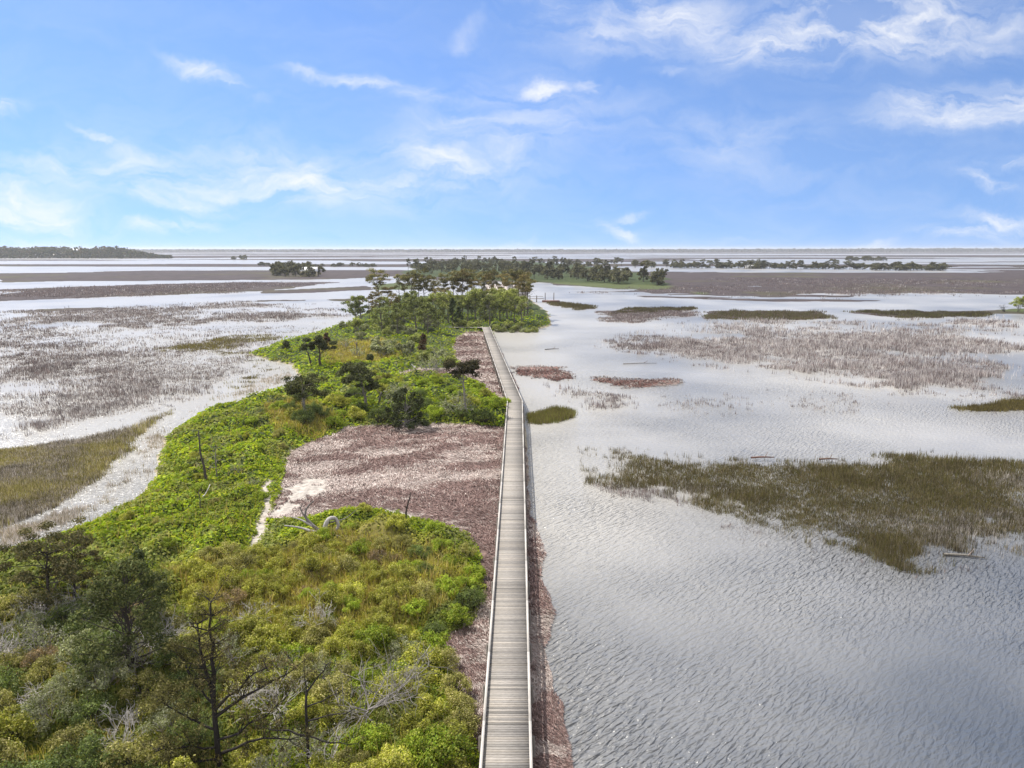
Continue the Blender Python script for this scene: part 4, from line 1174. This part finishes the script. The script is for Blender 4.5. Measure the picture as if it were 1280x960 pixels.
def house(px, py, wd, dp, ht, roofh, wall, roof, label, rz=0.0, z0=.6, nwin=4):
    x, y = unproj(px, py, z0)
    h_ = empty('house', (float(x), float(y), max(gz(x, y), .1)), rz); tag(h_, label, 'house')
    m = MB(); m.box((-wd / 2, -dp / 2, 0), (wd / 2, dp / 2, ht), wall)
    for sx in (-1, 1):   # gable ends
        m.add([[sx * wd / 2, -dp / 2, ht], [sx * wd / 2, dp / 2, ht], [sx * wd / 2, .05, ht + roofh], [sx * wd / 2, -.05, ht + roofh]], [[0, 1, 2, 3]], wall)
    link('wall', m.mesh('wall'), M_PAINT, h_)
    m = MB(); e = .5
    for sy in (-1, 1):
        v = []
        for zz in (0, .18):
            v += [[-wd / 2 - e, sy * (dp / 2 + e), ht - roofh * e / (dp / 2) + zz + .02], [wd / 2 + e, sy * (dp / 2 + e), ht - roofh * e / (dp / 2) + zz + .02], [wd / 2 + e, 0, ht + roofh + zz + .02], [-wd / 2 - e, 0, ht + roofh + zz + .02]]
        m.add(v, [[0, 1, 2, 3], [4, 5, 6, 7], [0, 1, 5, 4], [1, 2, 6, 5], [2, 3, 7, 6], [3, 0, 4, 7]], roof)
    link('roof', m.mesh('roof'), M_PAINT, h_)
    for i in range(nwin):
        m = MB(); xc = -wd / 2 + wd * (i + .5) / nwin
        m.box((xc - .5, -dp / 2 - .04, ht * .4), (xc + .5, -dp / 2 - .003, ht * .4 + 1.4), (.06, .07, .08)); link('window', m.mesh('window'), M_PAINT, h_)
    m = MB(); xc = wd * .02; m.box((xc - .45, -dp / 2 - .05, .05), (xc + .45, -dp / 2 - .006, 2.1), (.16, .1, .07)); link('door', m.mesh('door'), M_PAINT, h_)
    return h_


house(386, 345, 12, 8, 4.2, 2.6, (.62, .55, .36), (.6, .61, .64), 'pale yellow house with light grey roof on the wooded islet', rz=.25)
house(630, 386, 13, 9, 5.2, 2.6, (.50, .45, .40), (.46, .41, .40), 'pale roofed house hidden among the pines of the grove', rz=.5)
house(100, 321.6, 40, 20, 12, 9, (.5, .5, .55), (.55, .56, .62), 'tall pale house at the foot of the far wooded point', nwin=4)
house(43, 321.9, 26, 18, 6, 6, (.75, .72, .68), (.7, .66, .62), 'small white house leftmost on the far shore', nwin=3)
house(72, 321.8, 28, 18, 5, 5, (.75, .72, .68), (.7, .66, .62), 'low white house between the other two far shore houses', nwin=3)
house(942, 335, 15, 8, 2.6, 1.0, (.7, .68, .65), (.62, .62, .62), 'long low white building beyond the right flats', nwin=4)
for i, (px, py, L, rz, lab) in enumerate(((953, 576, 2.2, .02, 'reddish brown log lying in the upper edge of the marsh grass bed'), (1035, 578, 1.7, -.02, 'shorter brown log right of the reddish one in the grass'),
                                      (800, 455, 6.0, .1, 'grey drift log floating before the pale stalks'), (1205, 697, 2.4, -.25, 'pale drift log against the lower edge of the grass bed'), (690, 437, 3.0, .3, 'dark stick floating off the grove point'))):
    m = MB(); m.tube([(-L / 2, 0, 0), (0, .05 * L, .03), (L / 2, 0, .02)], [.09, .08, .045], [(.16, .09, .07), (.15, .1, .08), (.3, .28, .26), (.17, .155, .135), (.1, .09, .08)][i], 6)
    m.tube([(L * .1, .03, .05), (L * .22, .2, .35), (L * .26, .25, .5)], [.05, .03, .015], (.2, .16, .14), 6)
    x, y = unproj(px, py, 0); o = link('drift_log', m.mesh('drift_log'), M_BARK); o.location = (float(x), float(y), .1 if i not in (0, 1) else .5); o.rotation_euler = (0, 0, rz)
    if i < 2: o.location.z = .32
    tag(o, lab, 'log')

# ------------------------------------------------------------------ sky, sun
wld = bpy.data.worlds.new('World'); sc.world = wld; wld.use_nodes = True
nt = wld.node_tree; nt.nodes.clear(); L = nt.links.new
def N(t, **kw):
    n = nt.nodes.new('ShaderNode' + t)
    for k, v in kw.items():
        if k.startswith('i_'):
            key = k[2:]; n.inputs[int(key) if key.isdigit() else key.replace('_', ' ')].default_value = v
        else: setattr(n, k, v)
    return n
sky = N('TexSky', sky_type='NISHITA'); sky.sun_disc = False; sky.sun_elevation = SUN_EL; sky.sun_rotation = SUN_AZ
sky.air_density = 1.0; sky.dust_density = .15; sky.ozone_density = 2.5; sky.altitude = 0
tcs = N('TexCoord'); lift = N('VectorMath', operation='MULTIPLY_ADD'); lift.inputs[1].default_value = (1, 1, .85); lift.inputs[2].default_value = (0, 0, .17)
L(tcs.outputs['Generated'], lift.inputs[0]); nrmz = N('VectorMath', operation='NORMALIZE'); L(lift.outputs[0], nrmz.inputs[0]); L(nrmz.outputs[0], sky.inputs['Vector'])
tint = N('VectorMath', operation='MULTIPLY'); tint.inputs[1].default_value = (.56, .645, .80); L(sky.outputs[0], tint.inputs[0])
# high thin clouds, laid out on the dome by compass direction
geo = N('TexCoord'); sep = N('SeparateXYZ'); L(geo.outputs['Generated'], sep.inputs[0])
ay = N('Math', operation='MAXIMUM', i_1=.05); 
ab = N('Math', operation='ABSOLUTE'); L(sep.outputs['Y'], ab.inputs[0]); L(ab.outputs[0], ay.inputs[0])
ux = N('Math', operation='DIVIDE'); L(sep.outputs['X'], ux.inputs[0]); L(ay.outputs[0], ux.inputs[1])
uz = N('Math', operation='DIVIDE'); L(sep.outputs['Z'], uz.inputs[0]); L(ay.outputs[0], uz.inputs[1])
uv = N('CombineXYZ'); L(ux.outputs[0], uv.inputs[0]); L(uz.outputs[0], uv.inputs[1])
wn = N('TexNoise', i_Scale=7.0, i_Detail=7.0, i_Roughness=.6); L(uv.outputs[0], wn.inputs['Vector'])
wsub = N('VectorMath', operation='SUBTRACT'); wsub.inputs[1].default_value = (.5, .5, .5); L(wn.outputs['Color'], wsub.inputs[0])
wsc = N('VectorMath', operation='SCALE'); wsc.inputs['Scale'].default_value = .10; L(wsub.outputs[0], wsc.inputs[0])
uvw = N('VectorMath', operation='ADD'); L(uv.outputs[0], uvw.inputs[0]); L(wsc.outputs[0], uvw.inputs[1])
CL = [  # place in the photograph, half length, half height (px), tilt, strength
    (20, 252, 95, 38, 8, 1.0), (215, 245, 85, 13, 4, .75), (205, 281, 75, 9, -8, .7), (265, 96, 62, 10, 27, .9), (440, 108, 62, 8, 10, .95), (520, 122, 50, 12, 5, .45), (120, 165, 32, 5, 17, .6),
    (560, 205, 75, 26, 8, .8), (520, 228, 70, 14, 14, .75), (570, 153, 32, 9, 5, .75), (680, 110, 36, 10, -10, .9), (735, 104, 24, 9, 5, .8), (640, 190, 60, 40, 0, .45),
    (850, 20, 110, 34, 12, .75), (965, 62, 70, 24, 5, .95), (1090, 35, 190, 42, -4, 1.0), (820, 86, 36, 7, -8, .6), (1225, 135, 130, 24, -4, .95), (1265, 208, 36, 9, -6, .8), (1235, 232, 36, 8, 10, .8),
    (1265, 285, 70, 13, 8, .85), (1225, 299, 70, 9, 4, .9), (1093, 304, 26, 7, 4, .9), (790, 268, 30, 7, -14, .9), (775, 292, 36, 8, 28, .8), (632, 306, 26, 8, -8, .9), (930, 304, 40, 6, 0, .4), (350, 222, 260, 34, 3, .7), (160, 205, 200, 34, -3, .5), (640, 150, 150, 50, -8, .4), (740, 30, 120, 40, 14, .45), (5, 133, 30, 10, 0, .8), (900, 175, 200, 40, 6, .22), (580, 45, 26, 12, -35, .35)]
acc = None
for (cx, cy, a, b, tilt, st) in CL:
    def uvp(px, py):
        c = (px - 640) / F; v = (py - 480) / F
        dy = CP - v * SP; return c / dy, (-SP - v * CP) / dy
    u0, v0 = uvp(cx, cy); su = a / F / CP; sv = b / F * 1.05
    s1 = N('VectorMath', operation='SUBTRACT'); s1.inputs[1].default_value = (u0, v0, 0); L(uvw.outputs[0], s1.inputs[0])
    mp = N('Mapping', vector_type='TEXTURE'); mp.inputs['Rotation'].default_value = (0, 0, R(-tilt)); mp.inputs['Scale'].default_value = (su * 1.25, sv * 1.25, 1); L(s1.outputs[0], mp.inputs['Vector'])
    ln = N('VectorMath', operation='LENGTH'); L(mp.outputs[0], ln.inputs[0])
    mr = N('MapRange', interpolation_type='SMOOTHSTEP', i_1=1.15, i_2=.0, i_3=0.0, i_4=st); L(ln.outputs['Value'], mr.inputs[0])
    if acc is None: acc = mr.outputs[0]
    else:
        mx = N('Math', operation='MAXIMUM'); L(acc, mx.inputs[0]); L(mr.outputs[0], mx.inputs[1]); acc = mx.outputs[0]
st = N('Mapping'); st.inputs['Rotation'].default_value = (0, 0, R(12)); st.inputs['Scale'].default_value = (5, 17, 1); L(uvw.outputs[0], st.inputs['Vector'])
cn = N('TexNoise', i_Scale=1.4, i_Detail=12.0, i_Roughness=.64, i_Distortion=.5); L(st.outputs[0], cn.inputs['Vector'])
cmr = N('MapRange', i_1=.39, i_2=.66, i_3=.12, i_4=1.0); L(cn.outputs['Fac'], cmr.inputs[0])
cm_ = N('Math', operation='MULTIPLY'); L(acc, cm_.inputs[0]); L(cmr.outputs[0], cm_.inputs[1])
hz = N('MapRange', i_1=.0, i_2=.55, i_3=.13, i_4=.0); L(sep.outputs['Z'], hz.inputs[0])
veil = N('Math', operation='MULTIPLY'); L(hz.outputs[0], veil.inputs[0]); L(cmr.outputs[0], veil.inputs[1])
tot = N('Math', operation='ADD', use_clamp=True); L(cm_.outputs[0], tot.inputs[0]); L(veil.outputs[0], tot.inputs[1])
bk1 = N('MapRange', interpolation_type='SMOOTHSTEP', i_1=.42, i_2=.75, i_3=0.0, i_4=1.0); L(sep.outputs['Z'], bk1.inputs[0])  # unseen bright cloud overhead and behind the camera, added as neutral fill light
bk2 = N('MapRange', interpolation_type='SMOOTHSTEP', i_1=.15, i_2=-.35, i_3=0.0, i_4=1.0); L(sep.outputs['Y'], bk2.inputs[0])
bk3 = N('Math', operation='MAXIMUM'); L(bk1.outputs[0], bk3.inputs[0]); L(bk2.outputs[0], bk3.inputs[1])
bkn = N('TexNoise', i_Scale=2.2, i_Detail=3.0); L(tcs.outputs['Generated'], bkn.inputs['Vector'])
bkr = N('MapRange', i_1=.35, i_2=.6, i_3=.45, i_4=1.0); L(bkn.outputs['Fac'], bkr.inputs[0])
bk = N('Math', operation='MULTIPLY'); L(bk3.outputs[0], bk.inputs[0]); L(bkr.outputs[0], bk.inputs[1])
mix_fill = N('MixRGB'); mix_fill.inputs['Color2'].default_value = (6.4, 6.3, 6.15, 1); L(bk.outputs[0], mix_fill.inputs['Fac']); L(tint.outputs[0], mix_fill.inputs['Color1'])
mixc = N('MixRGB'); mixc.inputs['Color2'].default_value = (5.0, 5.0, 5.0, 1); L(tot.outputs[0], mixc.inputs['Fac']); L(mix_fill.outputs[0], mixc.inputs['Color1'])
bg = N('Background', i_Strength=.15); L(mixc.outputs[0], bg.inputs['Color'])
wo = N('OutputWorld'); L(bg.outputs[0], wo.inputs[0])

sun = bpy.data.lights.new('sun', 'SUN'); sun.energy = 4.9; sun.angle = R(.6); sun.color = (1, .955, .88)
so = bpy.data.objects.new('sun', sun); COL.objects.link(so)
dv = Vector((math.sin(SUN_AZ) * math.cos(SUN_EL), math.cos(SUN_AZ) * math.cos(SUN_EL), math.sin(SUN_EL)))
so.rotation_euler = dv.to_track_quat('Z', 'Y').to_euler()

cam = bpy.data.cameras.new('camera'); cam.sensor_width = 36; cam.lens = 36 * F / 1280; cam.clip_end = 40000; cam.clip_start = .1
co = bpy.data.objects.new('camera', cam); COL.objects.link(co); co.location = (0, 0, ZC); co.rotation_euler = (math.pi / 2 - PITCH, 0, 0)
sc.camera = co
sc.view_settings.view_transform = 'Standard'; sc.view_settings.look = 'None'; sc.view_settings.gamma = 1.0
sc.view_settings.use_curve_mapping = False; sc.view_settings.exposure = 0.5
sc.cycles.max_bounces = 6; sc.cycles.diffuse_bounces = 3; sc.cycles.glossy_bounces = 3; sc.cycles.transmission_bounces = 3; sc.cycles.transparent_max_bounces = 4
sc.cycles.use_denoising = True
sc.render.resolution_x = 1024; sc.render.resolution_y = 768

hb = MB(); hb.box((-17000, -120, -2.6), (17000, 15500, 42), (1, 1, 1))
m, nt, N, out = new_mat('haze')
pv = N('VolumePrincipled', i_Density=HAZE); pv.inputs['Color'].default_value = (.93, .95, 1, 1); pv.inputs['Anisotropy'].default_value = .2
nt.links.new(pv.outputs[0], out.inputs['Volume'])
tag(link('haze', hb.mesh('haze'), m), 'thin pale haze over the far marsh', 'haze', kind='stuff')
